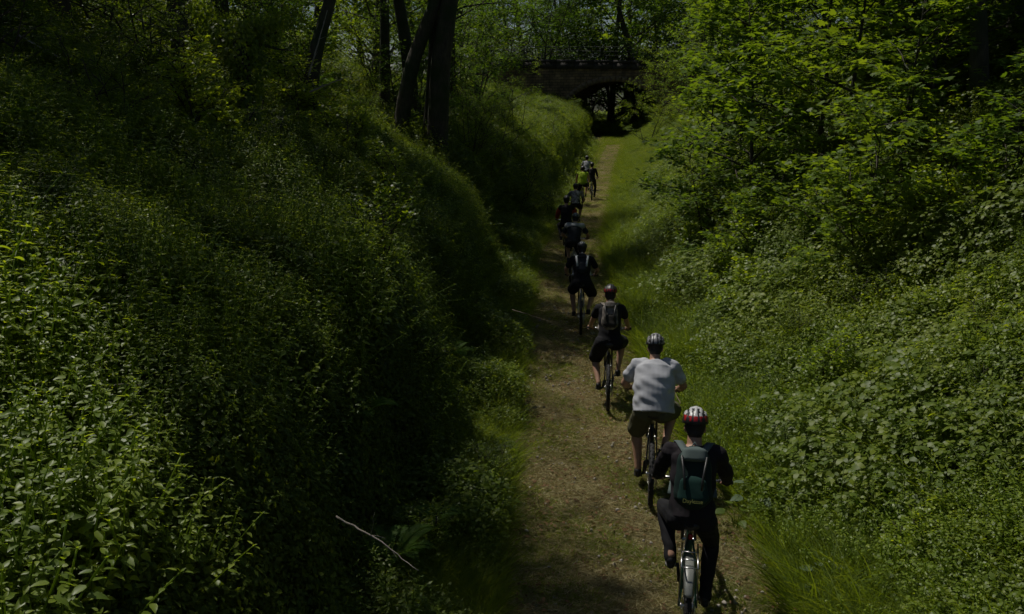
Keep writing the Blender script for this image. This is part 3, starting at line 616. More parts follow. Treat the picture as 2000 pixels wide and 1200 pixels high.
for x, y, sc, rz, k, lb in [(5.3, 13.0, .8, 1.4, 'maple2', 'small bright maple at the front left of the dark hollow'), (6.6, 12.0, .75, 2.4, 'maple2', 'small bright maple at the front right of the dark hollow'), (4.5, 19.8, .9, 5.4, 'maple2', 'small maple on the slope above the fifth cyclist'), (8.9, 11.6, .7, 3.1, 'maple2', 'small bright maple near the right edge above the brambles'), (6.4, 14.6, .95, 4.4, 'maple', 'maple sapling overhanging the dark hollow'), (4.9, 17.4, .8, 3.4, 'maple2', 'small bright maple leaning toward the path'), (5.4, 24, 1.0, .4, 'maple', 'maple sapling leaning over the grass beyond the thicket'), (7.4, 31, 1.4, 1.4, 'maple', 'broad maple on the sunny ridge'), (9.6, 22.5, 1.7, 2.1, 'maple', 'tall maple behind the right thicket'), (6.7, 17.5, 1.3, 0, 'maple', 'maple sapling at the centre of the right thicket, layered bright leaves'), (5.6, 20.5, 1.2, 2, 'maple', 'maple sapling at the left edge of the right thicket'),
    (7.9, 17.0, 1.25, 3, 'maple', 'maple sapling right of the thicket centre'), (7.4, 21.5, 1.5, 4, 'maple', 'taller maple sapling behind the thicket centre'), (9.3, 19.5, 1.5, 5, 'maple', 'maple sapling under the slim dark trunk'),
    (6.8, 26, 1.4, 1, 'maple', 'maple sapling farther along the right bank'), (8.3, 28, 1.6, 3.4, 'maple', 'maple sapling on the right bank below the light green tree'), (5.9, 15.2, .8, 2.6, 'maple2', 'small maple at the front of the right thicket'),
    (7.9, 12.8, .62, 5.1, 'maple2', 'small maple above the dark hollow'), (9.4, 13.4, .5, 1.1, 'maple2', 'small maple on the upper right slope'), (9.2, 34, 1.1, .3, 'maple', 'maple sapling near the ridge of the far right bank'),
    (12.4, 18, 1.2, .8, 'maple2', 'small maple below the thick dark trunk'), (10.8, 25, 1.3, 2, 'maple', 'maple sapling high on the right bank')]:
    tree(k, 'maple_sapling', x, y, lb, 'sapling', 'maple saplings in the right thicket', sc, rz)
sh = [(3.9, 9.4, .38, 'shrub2'), (4.6, 7.9, .4, 'shrub'), (6.0, 9.9, .45, 'shrub'), (4.2, 12.2, .4, 'shrub'), (7.0, 9.2, .5, 'shrub'), (4.1, 10.4, .5, 'shrub3'), (5.4, 8.3, .45, 'shrub3'), (6.3, 12.6, .75, 'shrub3'), (3.9, 14.6, .6, 'shrub3'), (7.6, 9.6, .6, 'shrub3'), (4.4, 16.8, .8, 'shrub3'), (3.5, 6.9, .35, 'shrub3'), (8.6, 12.9, .9, 'shrub3'), (4.9, 11.6, .5, 'shrub'), (4.6, 20, .8, 'shrub3'), (5.0, 18.5, .8, 'shrub'), (4.9, 22.5, .8, 'shrub'), (5.5, 13.4, .55, 'shrub2'), (6.3, 11.2, .6, 'shrub2'), (7.4, 10.4, .7, 'shrub2'), (8.2, 11.4, .8, 'shrub2'), (5.3, 9.2, .45, 'shrub2'), (6.9, 14.2, .6, 'shrub'), (9.3, 11.5, .8, 'shrub'), (5.6, 27, .8, 'shrub'), (7.2, 33, .9, 'shrub2'), (10, 29, 1.0, 'shrub'), (10.5, 40, 1, 'shrub')]
wh = ['just above the right verge', 'low on the near right slope among brambles', 'in the middle of the near bramble slope', 'at the slope foot right of the white t-shirt cyclist', 'at the right edge of the bramble slope', 'with upright stems beside the cyclist in white', 'with upright stems low on the near slope', 'with upright stems under the dark hollow', 'with upright stems right of the third cyclist', 'with upright stems near the right edge', 'with upright stems before the maple thicket', 'with upright stems right of the nearest cyclist', 'with upright stems below the top right trunk', 'in the middle of the bramble slope, darker than its neighbours', 'with upright stems at the foot of the maples', 'beside the tall grass at the thicket foot', 'left of the maple thicket', 'on the lower right slope', 'on the right slope below the dark hollow', 'above the bramble slope on the right', 'near the right edge halfway up', 'low on the near right slope', 'beneath the maple leaves',
      'at the right edge under the dark tree', 'on the far right slope by the path', 'on the sunny slope toward the bridge', 'behind the maple saplings', 'on the ridge toward the bridge']
for (x, y, sc, k), wl in zip(sh, wh):
    tree(k, 'leafy_shrub', x, y, 'rounded green shrub '+wl, 'shrub', 'shrubs on the right bank', sc, rng.random()*6)
shl = [(-1.9, 10.9, .55, 'shrub3', 'with upright stems over the ditch'), (-2.2, 15.0, .6, 'shrub3', 'with upright stems on the left shoulder'), (-3.6, 17.6, .7, 'shrub3', 'with upright stems behind the left shoulder'), (-.9, 12.2, .35, 'shrub3', 'with upright stems left of the path'), (-4.9, 14.4, .8, 'shrub3', 'with upright stems before the ivy covered stump'), (-.9, 7.6, .3, 'shrub3', 'with upright stems beside the pale dead stick'), (-4.7, 19.2, .9, 'shrub3', 'with upright stems before the dark leaning trunk'), (-1.2, 10.6, .36, 'shrub', 'bulging over the ditch beside the cyclist in white'), (-1.5, 13.6, .4, 'shrub2', 'on the shoulder of the left bank before the third cyclist'), (-.9, 16.8, .42, 'shrub', 'on the bank shoulder left of the cyclist with white straps'), (-1.9, 8.4, .34, 'shrub2', 'at the edge of the nettles above the ditch'), (-.3, 9.3, .3, 'shrub', 'low at the left edge of the path'), (-.1, 14.6, .32, 'shrub2', 'at the left edge of the path beside the dry stalk'), (-3.2, 9.8, .4, 'shrub', 'among the nettles in the middle of the left slope'), (-5.2, 8.6, .5, 'shrub2', 'among the nettles near the left edge'), (-3.6, 13.2, .5, 'shrub', 'in the shade above the nettles'), (-5.4, 12.0, .7, 'shrub', 'halfway up the left slope'), (-7.6, 13.0, .9, 'shrub', 'high on the left slope under the trees'), (-8.6, 11.0, .8, 'shrub2', 'at the upper left edge'),
       (-4.5, 17, .7, 'shrub2', 'near the ivy covered stump'), (-2.8, 19.0, .4, 'shrub', 'on the grassy left bank'), (1.5, 34, .6, 'shrub', 'at the inner bend of the left bank'), (-6.0, 16, .9, 'shrub', 'in the dark left of the stump'), (-10, 15, 1.1, 'shrub', 'in the upper left corner'),
       (.4, 44.5, .6, 'shrub2', 'on the bank mound before the bridge'), (2.2, 52, .8, 'shrub', 'at the inner edge of the bank mound'), (.2, 39, .55, 'shrub', 'in the hollow before the bank mound'), (3.2, 60, .9, 'shrub2', 'on the bank just before the bridge abutment'), (5.0, 78, .9, 'shrub', 'at the foot of the bridge abutment'), (-.2, 53, 1.0, 'shrub', 'on top of the bank mound'), (-2.0, 25.5, .5, 'shrub2', 'before the thickest trunk')]
for x, y, sc, k, wl in shl:
    tree(k, 'leafy_shrub', x, y, 'dark leafy shrub '+wl, 'shrub', 'shrubs on the left bank', sc, rng.random()*6)

# ivy covered stump
def ivy_stump(x, y, H, label):
    b = empty('ivy_covered_stump', (x, y, gz(x, y))); g = np.random.default_rng(77); P = branch_path(g, (0, 0, -.3), (.08, 0, 1), H, 7, .05)
    mb = MB(); mb.add(*tube_arr(P, np.linspace(.2, .11, 7), 9))
    for d, l in (((1, .1, .5), .9), ((-.8, .2, .6), .7), ((.6, .4, .3), .7)): mb.add(*tube_arr(branch_path(g, P[-1]-[0, 0, .1], d, l, 5, .15), np.linspace(.05, .012, 5), 6))
    mb.build('trunk', M['bark'], b, True); n = 5200; q = g.random(n); z = q*(H+.1)-.1; a = g.random(n)*6.28; cx = np.interp(z, P[:, 2], P[:, 0]); cy = np.interp(z, P[:, 2], P[:, 1])
    rr = .2+.16*g.random(n)+.22*np.clip((z-H*.72)/.5, 0, 1)*g.random(n)+.12*np.sin(z*5+a)
    d = np.stack([np.cos(a), np.sin(a), np.zeros(n)], -1); pos = np.stack([cx, cy, z], -1)+d*rr[:, None]
    n2 = 2600; k = g.integers(0, 3, n2); dd = np.array([[1, .1, .5], [-.8, .2, .6], [.6, .4, .3]])[k]; pos2 = P[-1]+dd*(g.random(n2)*1.0)[:, None]+g.normal(size=(n2, 3))*.13
    pos = np.concatenate([pos, pos2]); d = np.concatenate([d, norm(g.normal(size=(n2, 3)))]); n += n2
    ax = g.normal(size=(n, 3))*.4+[0, 0, -.9]+d*.4; s = .055*g.uniform(.6, 1.4, n); iv = MB(); iv.add(*leaves(pos, ax, d+[0, 0, .45]+g.normal(size=(n, 3))*.25, s, s*.9, 'quadl', rng=g)); iv.build('ivy', M['bramble'], b)
    return tag(b, label, 'stump')
p = at(483, 300, 15.5); ivy_stump(p.x, p.y, 2.3, 'broken stump wrapped in ivy standing on the left bank')

# ---------------------------------------------------------------- ground cover
G = np.random.default_rng(99)
c_net = protoset(proto_nettle, range(6), 'nettle', 'nettle_sprig')
c_nets = protoset(proto_nettle, range(20, 24), 'nettle', 'nettle_sprig_small', h=.5, kind='quadl', lf=.055)
c_fine = protoset(proto_nettle, range(24, 29), 'nettle', 'fine_leaved_weed', h=.55, kind='quadl', lf=.05)
c_herb = protoset(proto_herb, range(30, 35), 'herb', 'herb_tuft')
c_herbs = protoset(proto_herb, range(35, 40), 'herb', 'herb_tuft_small', h=.22, rad=.22, n=70, lf=.035)
c_bram = protoset(proto_bramble, range(40, 46), 'bramble', 'bramble_tuft')
c_leafr = protoset(proto_herb, range(50, 55), 'bramble', 'leafy_tuft', h=.42, rad=.3, n=110, lf=.042, kind='quadl')
c_gr = protoset(proto_grass, range(60, 65), 'grass', 'grass_tuft', n=40, h=.42, rad=.09)
c_grt = protoset(proto_grass, range(65, 69), 'grass', 'tall_grass_tuft', n=34, h=.75, rad=.08, w=.009, bend=.55)
c_lip = protoset(proto_grass, range(70, 75), 'lipgrass', 'hanging_grass_tuft', n=50, h=.38, rad=.14, w=.006, bend=.3, flop=.55)
c_short = protoset(proto_grass, range(80, 84), 'grass', 'short_grass_tuft', n=36, h=.09, rad=.09, w=.004, bend=.4, spread=.7)
c_dry = protoset(proto_litter, range(85, 90), 'dry', 'dry_litter')
c_drys = protoset(proto_grass, range(90, 94), 'dry', 'dry_grass_tuft', n=34, h=.10, rad=.1, w=.004, bend=.7, spread=.9)
hv = lambda x, y: .65+1.0*np.clip(.45*sn(x, y, 1.2, 6.)+.35, 0, 1)
lipx = lambda y: -(slip(y)+.15)
nearL = lambda x, y, s: np.ones_like(x, bool)
# nettles, near left bank
x, y = rand_pts(G, 1.2, 10.5, lambda y: lipx(y)-6.5, lipx, 15000, 1, lambda x, y, s: sn(x, y, 1.2, 6.) > -.9); scatter('nettle_bed', c_net, x, y, G.uniform(.62, 1.05, len(x))*hv(x, y), 'bed of stinging nettles covering the near left bank', .15, G)
x, y = rand_pts(G, 1.2, 11, lambda y: lipx(y)-6.5, lipx, 5000); scatter('nettle_undergrowth', c_herb, x, y, G.uniform(.7, 1.2, len(x)), 'low leafy undergrowth between the nettles on the near left bank', .5, G)
x, y = rand_pts(G, 9, 22, lambda y: lipx(y)-11, lambda y: lipx(y), 9000, 1.2); scatter('left_slope_undergrowth', c_nets, x, y, G.uniform(.7, 1.3, len(x)), 'dense dark undergrowth on the shaded left slope', .45, G)
x, y = rand_pts(G, 9, 30, lambda y: lipx(y)-11, lambda y: lipx(y), 9000, 1.3); scatter('left_slope_herbs', c_herb, x, y, G.uniform(.8, 1.5, len(x)), 'leafy ground cover on the left slope behind the nettles', .5, G)
# grassy shoulder of the left bank
slope_yaw = lambda x, y: np.arctan2(gnormal(x, y)[:, 1], gnormal(x, y)[:, 0])
msk = lambda x, y, s: (sn(x, y, 1.1, 2.)+.9*np.clip((y-13)/5, -1, 1) > -.1)
x, y = rand_pts(G, 10, 30, lambda y: lipx(y)-3.6, lambda y: lipx(y)+.35, 11000, 1.0, msk); scatter('bank_grass', c_lip, x, y, G.uniform(.8, 1.5, len(x)), 'long drooping grass over the rounded shoulder of the left bank', .7, G, yaw=slope_yaw(x, y)+G.normal(size=len(x))*.5)
x, y = rand_pts(G, 30, 80, lambda y: lipx(y)-4, lambda y: lipx(y)+1, 4500, 1.0); scatter('far_bank_weeds', c_leafr, x, y, G.uniform(.9, 2.0, len(x)), 'weeds on the bank mound before the bridge', .5, G)
x, y = rand_pts(G, 30, 75, lambda y: lipx(y)-5, lambda y: lipx(y)+.5, 12000, 1.0, lambda x, y, s: sn(x, y, .7, 1.) > -.4); scatter('far_bank_grass', c_lip, x, y, G.uniform(1.1, 2.0, len(x)), 'bright grass on the bank mound before the bridge', .7, G, yaw=slope_yaw(x, y)+G.normal(size=len(x))*.5)
x, y = rand_pts(G, 26, 95, lambda y: lipx(y)-15, lambda y: lipx(y), 13000, 1.0); scatter('left_wood_undergrowth', c_herb, x, y, G.uniform(1.3, 2.6, len(x)), 'undergrowth beneath the trees on the left bank', .4, G)
x, y = rand_pts(G, 9, 32, lambda y: lipx(y)-4.5, lambda y: lipx(y)+.5, 6500, 1.1, lambda x, y, s: sn(x, y, 1.3, 7.) > -.2); scatter('bank_shoulder_weeds', c_fine, x, y, G.uniform(.6, 1.25, len(x)), 'feathery weeds among the grass on the shoulder of the left bank', .5, G)
# steep wall + left strip
x, y = rand_pts(G, 2, 70, lambda y: -slip(y)-.7, lambda y: -slip(y)+.6, 9000, 1.3); scatter('bank_face_herbs', c_herb, x, y, G.uniform(.6, 1.2, len(x)), 'small plants clinging to the steep face of the left bank', .8, G)
x, y = rand_pts(G, 2, 80, lambda y: -slip(y)+.3, lambda y: -hw(y)-.2+.15*np.sin(y*1.3), 9000, 1.5, lambda x, y, s: sn(x, y, 1.6, 2.) > -.5); scatter('left_verge_herbs', c_leafr, x, y, G.uniform(.5, 1.2, len(x))*(.75+.5*np.clip(sn(x, y, 1.6, 2.), 0, 1.2)), 'leafy weeds along the left edge of the path', .2, G)
x, y = rand_pts(G, 2, 80, lambda y: -slip(y)+.4, lambda y: -hw(y)-.08, 7000, 1.3); scatter('left_verge_grass', c_gr, x, y, G.uniform(.6, 1.25, len(x)), 'green grass along the left edge of the path', .1, G)
x, y = rand_pts(G, 2, 30, lambda y: -slip(y)+.35, lambda y: -hw(y)-.2, 1500, 1.3, lambda x, y, s: sn(x, y, 1.6, 2.) > 0); scatter('left_verge_nettles', c_nets, x, y, G.uniform(.7, 1.3, len(x)), 'nettles standing above the weeds left of the path', .1, G)
# right verge
x, y = rand_pts(G, 3, 90, lambda y: hw(y)+.18+.12*np.sin(y*1.7), 3.0, 9500, 1.5); scatter('right_verge_grass', c_gr, x, y, G.uniform(.7, 1.35, len(x)), 'lush bright grass along the right edge of the path', .2, G)
x, y = rand_pts(G, 3, 70, lambda y: hw(y)+.35, 3.2, 6000, 1.5, lambda x, y, s: sn(x, y, .9, 3.) > .1); scatter('right_verge_herbs', c_leafr, x, y, G.uniform(.6, 1.1, len(x)), 'leafy weeds among the grass on the right verge', .3, G)
x, y = rand_pts(G, 3, 60, lambda y: hw(y)+.15, 3.1, 3200, 1.4, lambda x, y, s: sn(x, y, 1.4, 5.) > -.1); scatter('right_verge_tall_grass', c_grt, x, y, G.uniform(.7, 1.25, len(x)), 'tall arching grass standing right of the path', .1, G)
x, y = rand_pts(G, 3, 50, lambda y: hw(y)+.25, 3.1, 6500, 1.4, lambda x, y, s: sn(x, y, 1.4, 5.) < .35); scatter('right_verge_weeds', c_fine, x, y, G.uniform(.5, 1.1, len(x)), 'feathery weeds standing right of the path', .15, G)
# right slope
x, y = rand_pts(G, 3, 40, 2.4, 12.5, 17000, 1.35, lambda x, y, s: sn(x, y, 1.2, 6.) > -.3); scatter('bramble_slope', c_bram, x, y, G.uniform(.55, .95, len(x))*hv(x, y), 'brambles covering the sunny right slope', .55, G)
x, y = rand_pts(G, 3, 16, 2.0, 7, 8500, 1.2, lambda x, y, s: sn(x, y, .8, 8.) < .25); scatter('right_slope_weeds', c_fine, x, y, G.uniform(.6, 1.15, len(x)), 'pointed leaved weeds covering the near right slope', .4, G)
x, y = rand_pts(G, 3, 30, 2.3, 9, 8000, 1.4, lambda x, y, s: sn(x, y, .8, 8.) > .0); scatter('right_slope_nettles', c_nets, x, y, G.uniform(.8, 1.5, len(x)), 'nettles rising above the brambles on the right slope', .3, G)
x, y = rand_pts(G, 3, 45, 2.2, 12.5, 13000, 1.35, lambda x, y, s: sn(x, y, 1.2, 6.) > -.75); scatter('right_slope_herbs', c_leafr, x, y, G.uniform(.8, 1.4, len(x)), 'leafy ground cover under the brambles on the right slope', .6, G)
x, y = rand_pts(G, 28, 92, 1.6, 12, 26000, 1.1); scatter('far_right_slope_grass', c_lip, x, y, G.uniform(1.3, 2.2, len(x)), 'bright grass on the right slope toward the bridge', .6, G)
x, y = rand_pts(G, 30, 100, lambda y: -hw(y)*.9, lambda y: hw(y)+1, 9000, .9, lambda x, y, s: (y > 78) | (np.abs(s-.1) > .62)); scatter('far_path_grass', c_gr, x, y, G.uniform(.3, .7, len(x)), 'sunlit grass on the path before the bridge', 0, G)
# path surface
x, y = rand_pts(G, 4, 88, lambda y: -hw(y)-.2, lambda y: hw(y)+.25, 19000, 1.8); scatter('path_litter', c_dry, x, y, G.uniform(.7, 1.3, len(x)), 'dry grass litter lying on the path', .6, G)
x, y = rand_pts(G, 4, 88, lambda y: -hw(y)-.25, lambda y: hw(y)+.3, 30000, 1.9, lambda x, y, s: (sn(x, y, 1.9, 1.)+.5*sn(x, y, 4, 2)+1.0*np.abs(s) > .45)); scatter('path_grass', c_short, x, y, G.uniform(.7, 1.7, len(x)), 'patches of short green grass growing on the path', .3, G)
x, y = rand_pts(G, 4, 45, lambda y: -hw(y)-.2, lambda y: hw(y)+.35, 13000, 1.7, lambda x, y, s: sn(x, y, 1.5, 4.)+np.abs(s) > .3); scatter('path_dry_grass', c_drys, x, y, G.uniform(.6, 1.3, len(x)), 'flattened dry grass tufts on the path', .5, G)
c_fal = protoset(proto_fallen, range(100, 104), 'deadleaf', 'fallen_leaves'); c_sto = protoset(proto_stone, range(104, 108), 'stone_bit', 'small_stones')
x, y = rand_pts(G, 4, 35, lambda y: -hw(y)-.3, lambda y: hw(y)+.35, 1500, 1.6); scatter('fallen_leaves', c_fal, x, y, G.uniform(.7, 1.3, len(x)), 'brown fallen leaves and twigs lying on the path', .6, G)
x, y = rand_pts(G, 4, 35, lambda y: -hw(y), lambda y: hw(y), 900, 1.6); scatter('path_stones', c_sto, x, y, G.uniform(.6, 1.4, len(x)), 'small stones in the trodden path', .6, G)
# far forest floor
x, y = rand_pts(G, 12, 90, lambda y: -34., lambda y: lipx(y)-9, 9000, 1.0, pad=100); scatter('wood_floor_left', c_leafr, x, y, G.uniform(1.5, 3., len(x)), 'undergrowth of the wood on top of the left bank', .2, G)
x, y = rand_pts(G, 12, 90, 11., 34, 7000, 1.0, pad=100); scatter('wood_floor_right', c_leafr, x, y, G.uniform(1.5, 3., len(x)), 'undergrowth of the wood on top of the right bank', .2, G)
x, y = rand_pts(G, 90, 150, -20, 22, 9000, 1.0); scatter('far_undergrowth', c_leafr, x, y, G.uniform(2, 3.5, len(x)), 'undergrowth of the wood beyond the bridge', .2, G)
# ---------------------------------------------------------------- riders and bicycles
def blob(mb, vox, it=4, fac=.5, wr=None):
    """fuse overlapping closed volumes into one continuous skin"""
    o = bpy.data.objects.new('bake', mb.mesh('bake')); C.objects.link(o)
    r = o.modifiers.new('r', 'REMESH'); r.mode = 'VOXEL'; r.voxel_size = vox; r.use_smooth_shade = True
    s = o.modifiers.new('s', 'SMOOTH'); s.iterations = it; s.factor = fac
    dg = bpy.context.evaluated_depsgraph_get(); me = bpy.data.meshes.new_from_object(o.evaluated_get(dg)); bpy.data.objects.remove(o)
    if wr:
        n = len(me.vertices); co = np.empty(n*3, np.float32); me.vertices.foreach_get('co', co); co = co.reshape(-1, 3)
        no = np.empty(n*3, np.float32); me.vertices.foreach_get('normal', no); no = no.reshape(-1, 3)
        x, y, z = co.T; q = wr*(np.sin(z*38+2*np.sin(x*17)+y*9)*.6+np.sin(x*31+z*52+3*np.sin(y*13))*.4+np.sin(z*75+x*22)*.25)
        co += no*q[:, None]; me.vertices.foreach_set('co', co.ravel()); me.update()
    me.materials.clear(); me.attributes.remove(me.attributes['rnd']) if 'rnd' in me.attributes else None
    return me
def limb(mb, P, rad, k=14, ell=None):
    P = np.asarray(P, float); n = 4*(len(P)-1)+1; t = np.linspace(0, len(P)-1, n); Q = np.stack([np.interp(t, np.arange(len(P)), P[:, i]) for i in range(3)], -1)
    r = np.interp(t, np.arange(len(P)), rad); mb.add(*tube_arr(Q, r, k))
    for p, q in ((Q[0], r[0]), (Q[-1], r[-1])): mb.add(*ball_arr(p, q*.99, 14, 8))
def ik(a, b, l1, l2, pole):
    a = np.array(a, float); b = np.array(b, float); d = b-a; D = min(np.linalg.norm(d), (l1+l2)*.995); u = norm(d); b = a+u*D
    x = (l1*l1-l2*l2+D*D)/(2*D); h = math.sqrt(max(l1*l1-x*x, 0)); p = np.array(pole, float); p = norm(p-u*(p@u)); return a+u*x+p*h, b
def cloth(name, col, rough=.85, vary=.12, spec=.25): return plain(name, col, rough, 0, vary, 9, spec, .15)
M['skin'] = plain('skin', (.42, .24, .16), .55, vary=.1, scale=8); M['black'] = cloth('black_cloth', (.012, .012, .014)); M['rubber'] = plain('tyre_rubber', (.014, .014, .014), .8)
M['metal'] = plain('bare_metal', (.5, .5, .5), .3, 1.0); M['blackm'] = plain('black_metal', (.02, .02, .022), .35); M['hair'] = plain('dark_hair', (.02, .014, .01), .7)
M['whitep'] = plain('white_paint', (.7, .7, .68), .35, vary=.08); M['plastic'] = plain('black_plastic', (.02, .02, .02), .45); M['eye'] = plain('eye', (.6, .6, .58), .2)
M['redlens'] = plain('red_reflector', (.35, .01, .01), .25)
def wheel(nm, c, parent):
    tb = MB(); a = np.linspace(0, 2*math.pi, 13); prof = np.stack([.318+.027*np.cos(a), .027*np.sin(a)], -1); tb.add(*lathe_arr(prof, 56, 'x'))
    g = np.arange(48)*2*math.pi/48
    for j, q in enumerate(g):                         # tread blocks
        for xo in ((-.016, .016) if j % 2 else (0,)):
            rot = Matrix.Rotation(q, 3, 'X'); V, T = box_arr((xo, .343-abs(xo)*.25, 0), (.012, .009, .022)); tb.add(V @ np.array(rot).T, T)
    V = [v+np.array(c) for v in tb.V]; tb.V = V
    w = empty(nm, (0, 0, 0)); w.parent = parent
    tb.build('tyre', M['rubber'], w, True)
    rb = MB(); rp = np.array([[.296, -.012], [.296, .012], [.280, .010], [.278, 0], [.280, -.010], [.296, -.012]]); V, T = lathe_arr(rp, 48, 'x'); rb.add(V+c, T); rb.build('rim', M['blackm'], w, False)
    hb = MB(); V, T = lathe_arr(np.array([[.004, -.06], [.022, -.055], [.022, -.045], [.012, -.03], [.012, .03], [.022, .045], [.022, .055], [.004, .06]]), 14, 'x'); hb.add(V+c, T); hb.build('hub', M['metal'], w)
    sb = MB()
    for j in range(28):
        q = j*2*math.pi/28; q2 = q+(.35 if j % 4 < 2 else -.35); xo = .045*(1 if j % 2 else -1)
        sb.add(*tube_arr(np.array([[xo, .02*math.cos(q2), .02*math.sin(q2)], [0, .28*math.cos(q), .28*math.sin(q)]])+c, .0012, 3))
    sb.build('spokes', M['metal'], w)
def tube_obj(name, segs, mat, parent, k=10):
    mb = MB()
    for P, r in segs: mb.add(*tube_arr(np.array(P, float), r, k))
    return mb.build(name, mat, parent, True)
def make_bike(root, fcol, fname, ang, guard=None, seat_z=.93, light=False):
    fm = plain(fname, fcol, .35, vary=.06)
    RA = np.array([0, -.44, .345]); FA = np.array([0, .64, .345]); BB = np.array([0, 0, .30]); ST = np.array([0, -.16, .80]); HT = np.array([0, .42, .88]); HB = np.array([0, .465, .77])
    fr = [([BB, ST], .017), ([ST+[0, .02, -.06], HT+[0, .01, -.03]], .019), ([BB, HB], .024), ([HT+[0, -.01, .04], HB+[0, .01, -.02]], .024)]
    for s in (-1, 1):
        fr.append(([RA+[s*.065, 0, 0], RA+[s*.055, .20, .0], BB+[s*.035, -.04, 0]], .011)); fr.append(([RA+[s*.065, 0, 0], RA+[s*.045, .17, .30], ST+[s*.02, 0, -.05]], .009))
    fo = tube_obj('frame', fr, fm, root)
    wheel('wheel', RA, root); wheel('wheel', FA, root)
    fk = []
    for s in (-1, 1): fk.append(([HB+[s*.05, .0, -.06], FA+[s*.052, -.02, .22], FA+[s*.055, 0, 0]], .015))
    fk.append(([HB+[-.05, 0, -.06], HB+[0, 0, -.02], HB+[.05, 0, -.06]], .018)); tube_obj('fork', fk, M['blackm'], root)
    tube_obj('seat_post', [([ST+[0, .01, -.02], [0, -.195, seat_z-.03]], .0135)], M['metal'], root)
    sd = MB(); t = np.linspace(0, 1, 9); P = np.stack([0*t, -.33+.28*t, seat_z+.005+.012*np.cos(t*5)], -1); wd = np.interp(t, [0, .15, .35, .6, 1], [.055, .078, .06, .028, .018])
    sd.add(*tube_arr(P, 1.0, 14, (wd, np.interp(t, [0, .2, 1], [.03, .034, .02])), up=(0, 0, 1))); sd.build('saddle', M['plastic'], root, True)
    hbz = 1.0; tube_obj('stem', [([HT+[0, 0, .04], HT+[0, -.01, .09], [0, .44, hbz]], .015)], M['blackm'], root)
    hb = tube_obj('handlebar', [([[-.31, .40, hbz+.02], [-.12, .435, hbz+.005], [0, .44, hbz], [.12, .435, hbz+.005], [.31, .40, hbz+.02]], .012)], M['metal'], root)
    for s in (-1, 1):
        tube_obj('grip', [([[s*.22, .415, hbz+.015], [s*.335, .395, hbz+.021]], .017)], M['plastic'], hb)
        tube_obj('brake_lever', [([[s*.2, .42, hbz+.01], [s*.21, .46, hbz-.01], [s*.30, .455, hbz-.03]], .006)], M['blackm'], hb)
    cb = MB(); ring = [[.082*math.cos(q), .082*math.sin(q)] for q in np.linspace(0, 2*math.pi, 25)]
    V, T = lathe_arr(np.array([[.03, -.002], [.088, -.002], [.088, .003], [.03, .003], [.03, -.002]]), 28, 'x'); cb.add(V+BB+[.055, 0, 0], T)
    cb.add(*tube_arr(np.array([BB+[-.07, 0, 0], BB+[.07, 0, 0]]), .02, 10)); ped = []
    for s, q in ((1, ang), (-1, ang+math.pi)):
        pp = BB+np.array([s*.085, .17*math.cos(q), .17*math.sin(q)]); cb.add(*tube_arr(np.array([BB+[s*.07, 0, 0], pp]), [.015, .011], 8)); ped.append(pp+[s*.055, 0, 0])
    cr = cb.build('crankset', M['blackm'], root)
    for p in ped:
        pb = MB(); pb.add(*box_arr(p, (.09, .018, .02))); pb.add(*box_arr(p+[0, .04, 0], (.09, .01, .018))); pb.add(*box_arr(p-[0, .04, 0], (.09, .01, .018)))
        for s in (-1, 1): pb.add(*box_arr(p+[s*.042, 0, 0], (.008, .086, .016)))
        pb.build('pedal', M['plastic'], root)
    ch = MB(); V, T = lathe_arr(np.array([[.012, -.015], [.05, -.015], [.035, .012], [.012, .012], [.012, -.015]]), 20, 'x'); ch.add(V+RA+[.04, 0, 0], T)
    for z0, z1 in ((.085, .045), (-.085, -.1)): ch.add(*tube_arr(np.array([BB+[.055, 0, z0], RA+[.045, 0.02 if z0 < 0 else 0, z1]]), .004, 4))
    ch.add(*tube_arr(np.array([RA+[.05, 0, -.02], RA+[.055, .02, -.09], RA+[.05, .03, -.14]]), .012, 6)); ch.build('drivetrain', M['metal'], root)
    if guard:
        gm = plain('mudguard_plastic', guard, .4, vary=.06); gb = MB(); q = np.linspace(R(62), R(140), 22); L, Rr = [], []
        V = []
        for i, a in enumerate(q):
            wd = .03 if i < 12 else .042; wd = .036+.012*math.sin(i/21*math.pi)
            for xo, dr in ((-wd, -.018), (-wd*.5, 0), (wd*.5, 0), (wd, -.018), (wd*.5, -.006), (-wd*.5, -.006)):
                rr = .385+dr; V.append([xo, RA[1]+rr*math.cos(a), RA[2]+rr*math.sin(a)])
        n = len(q); Q = [[i*6+j, i*6+(j+1) % 6, (i+1)*6+(j+1) % 6, (i+1)*6+j] for i in range(n-1) for j in range(6)]; Q += [[0, 5, 4, 3], [(n-1)*6+3, (n-1)*6+4, (n-1)*6+5, (n-1)*6]]; Q += [[0, 3, 2, 1], [(n-1)*6, (n-1)*6+1, (n-1)*6+2, (n-1)*6+3]]
        gb.add(V, Q); gb.build('mudguard', gm, root, True)
        tube_obj('mudguard_stay', [([RA+[s*.06, 0, 0], [s*.045, RA[1]-.34, RA[2]+.18]], .0035) for s in (-1, 1)], M['metal'], root)
        tube_obj('luggage_rack', [([[s*.06, -.62, .76], [s*.06, -.25, .77]], .006) for s in (-1, 1)]+[([[s*.06, -.55, .765], RA+[s*.07, 0, 0]], .005) for s in (-1, 1)]+[([[-.06, y, .765], [.06, y, .765]], .005) for y in (-.62, -.5, -.38)], M['metal'], root)
    if light: mb = MB(); mb.add(*ball_arr((0, -.225, seat_z-.12), (.022, .014, .026))); mb.build('rear_reflector', M['redlens'], root, True)
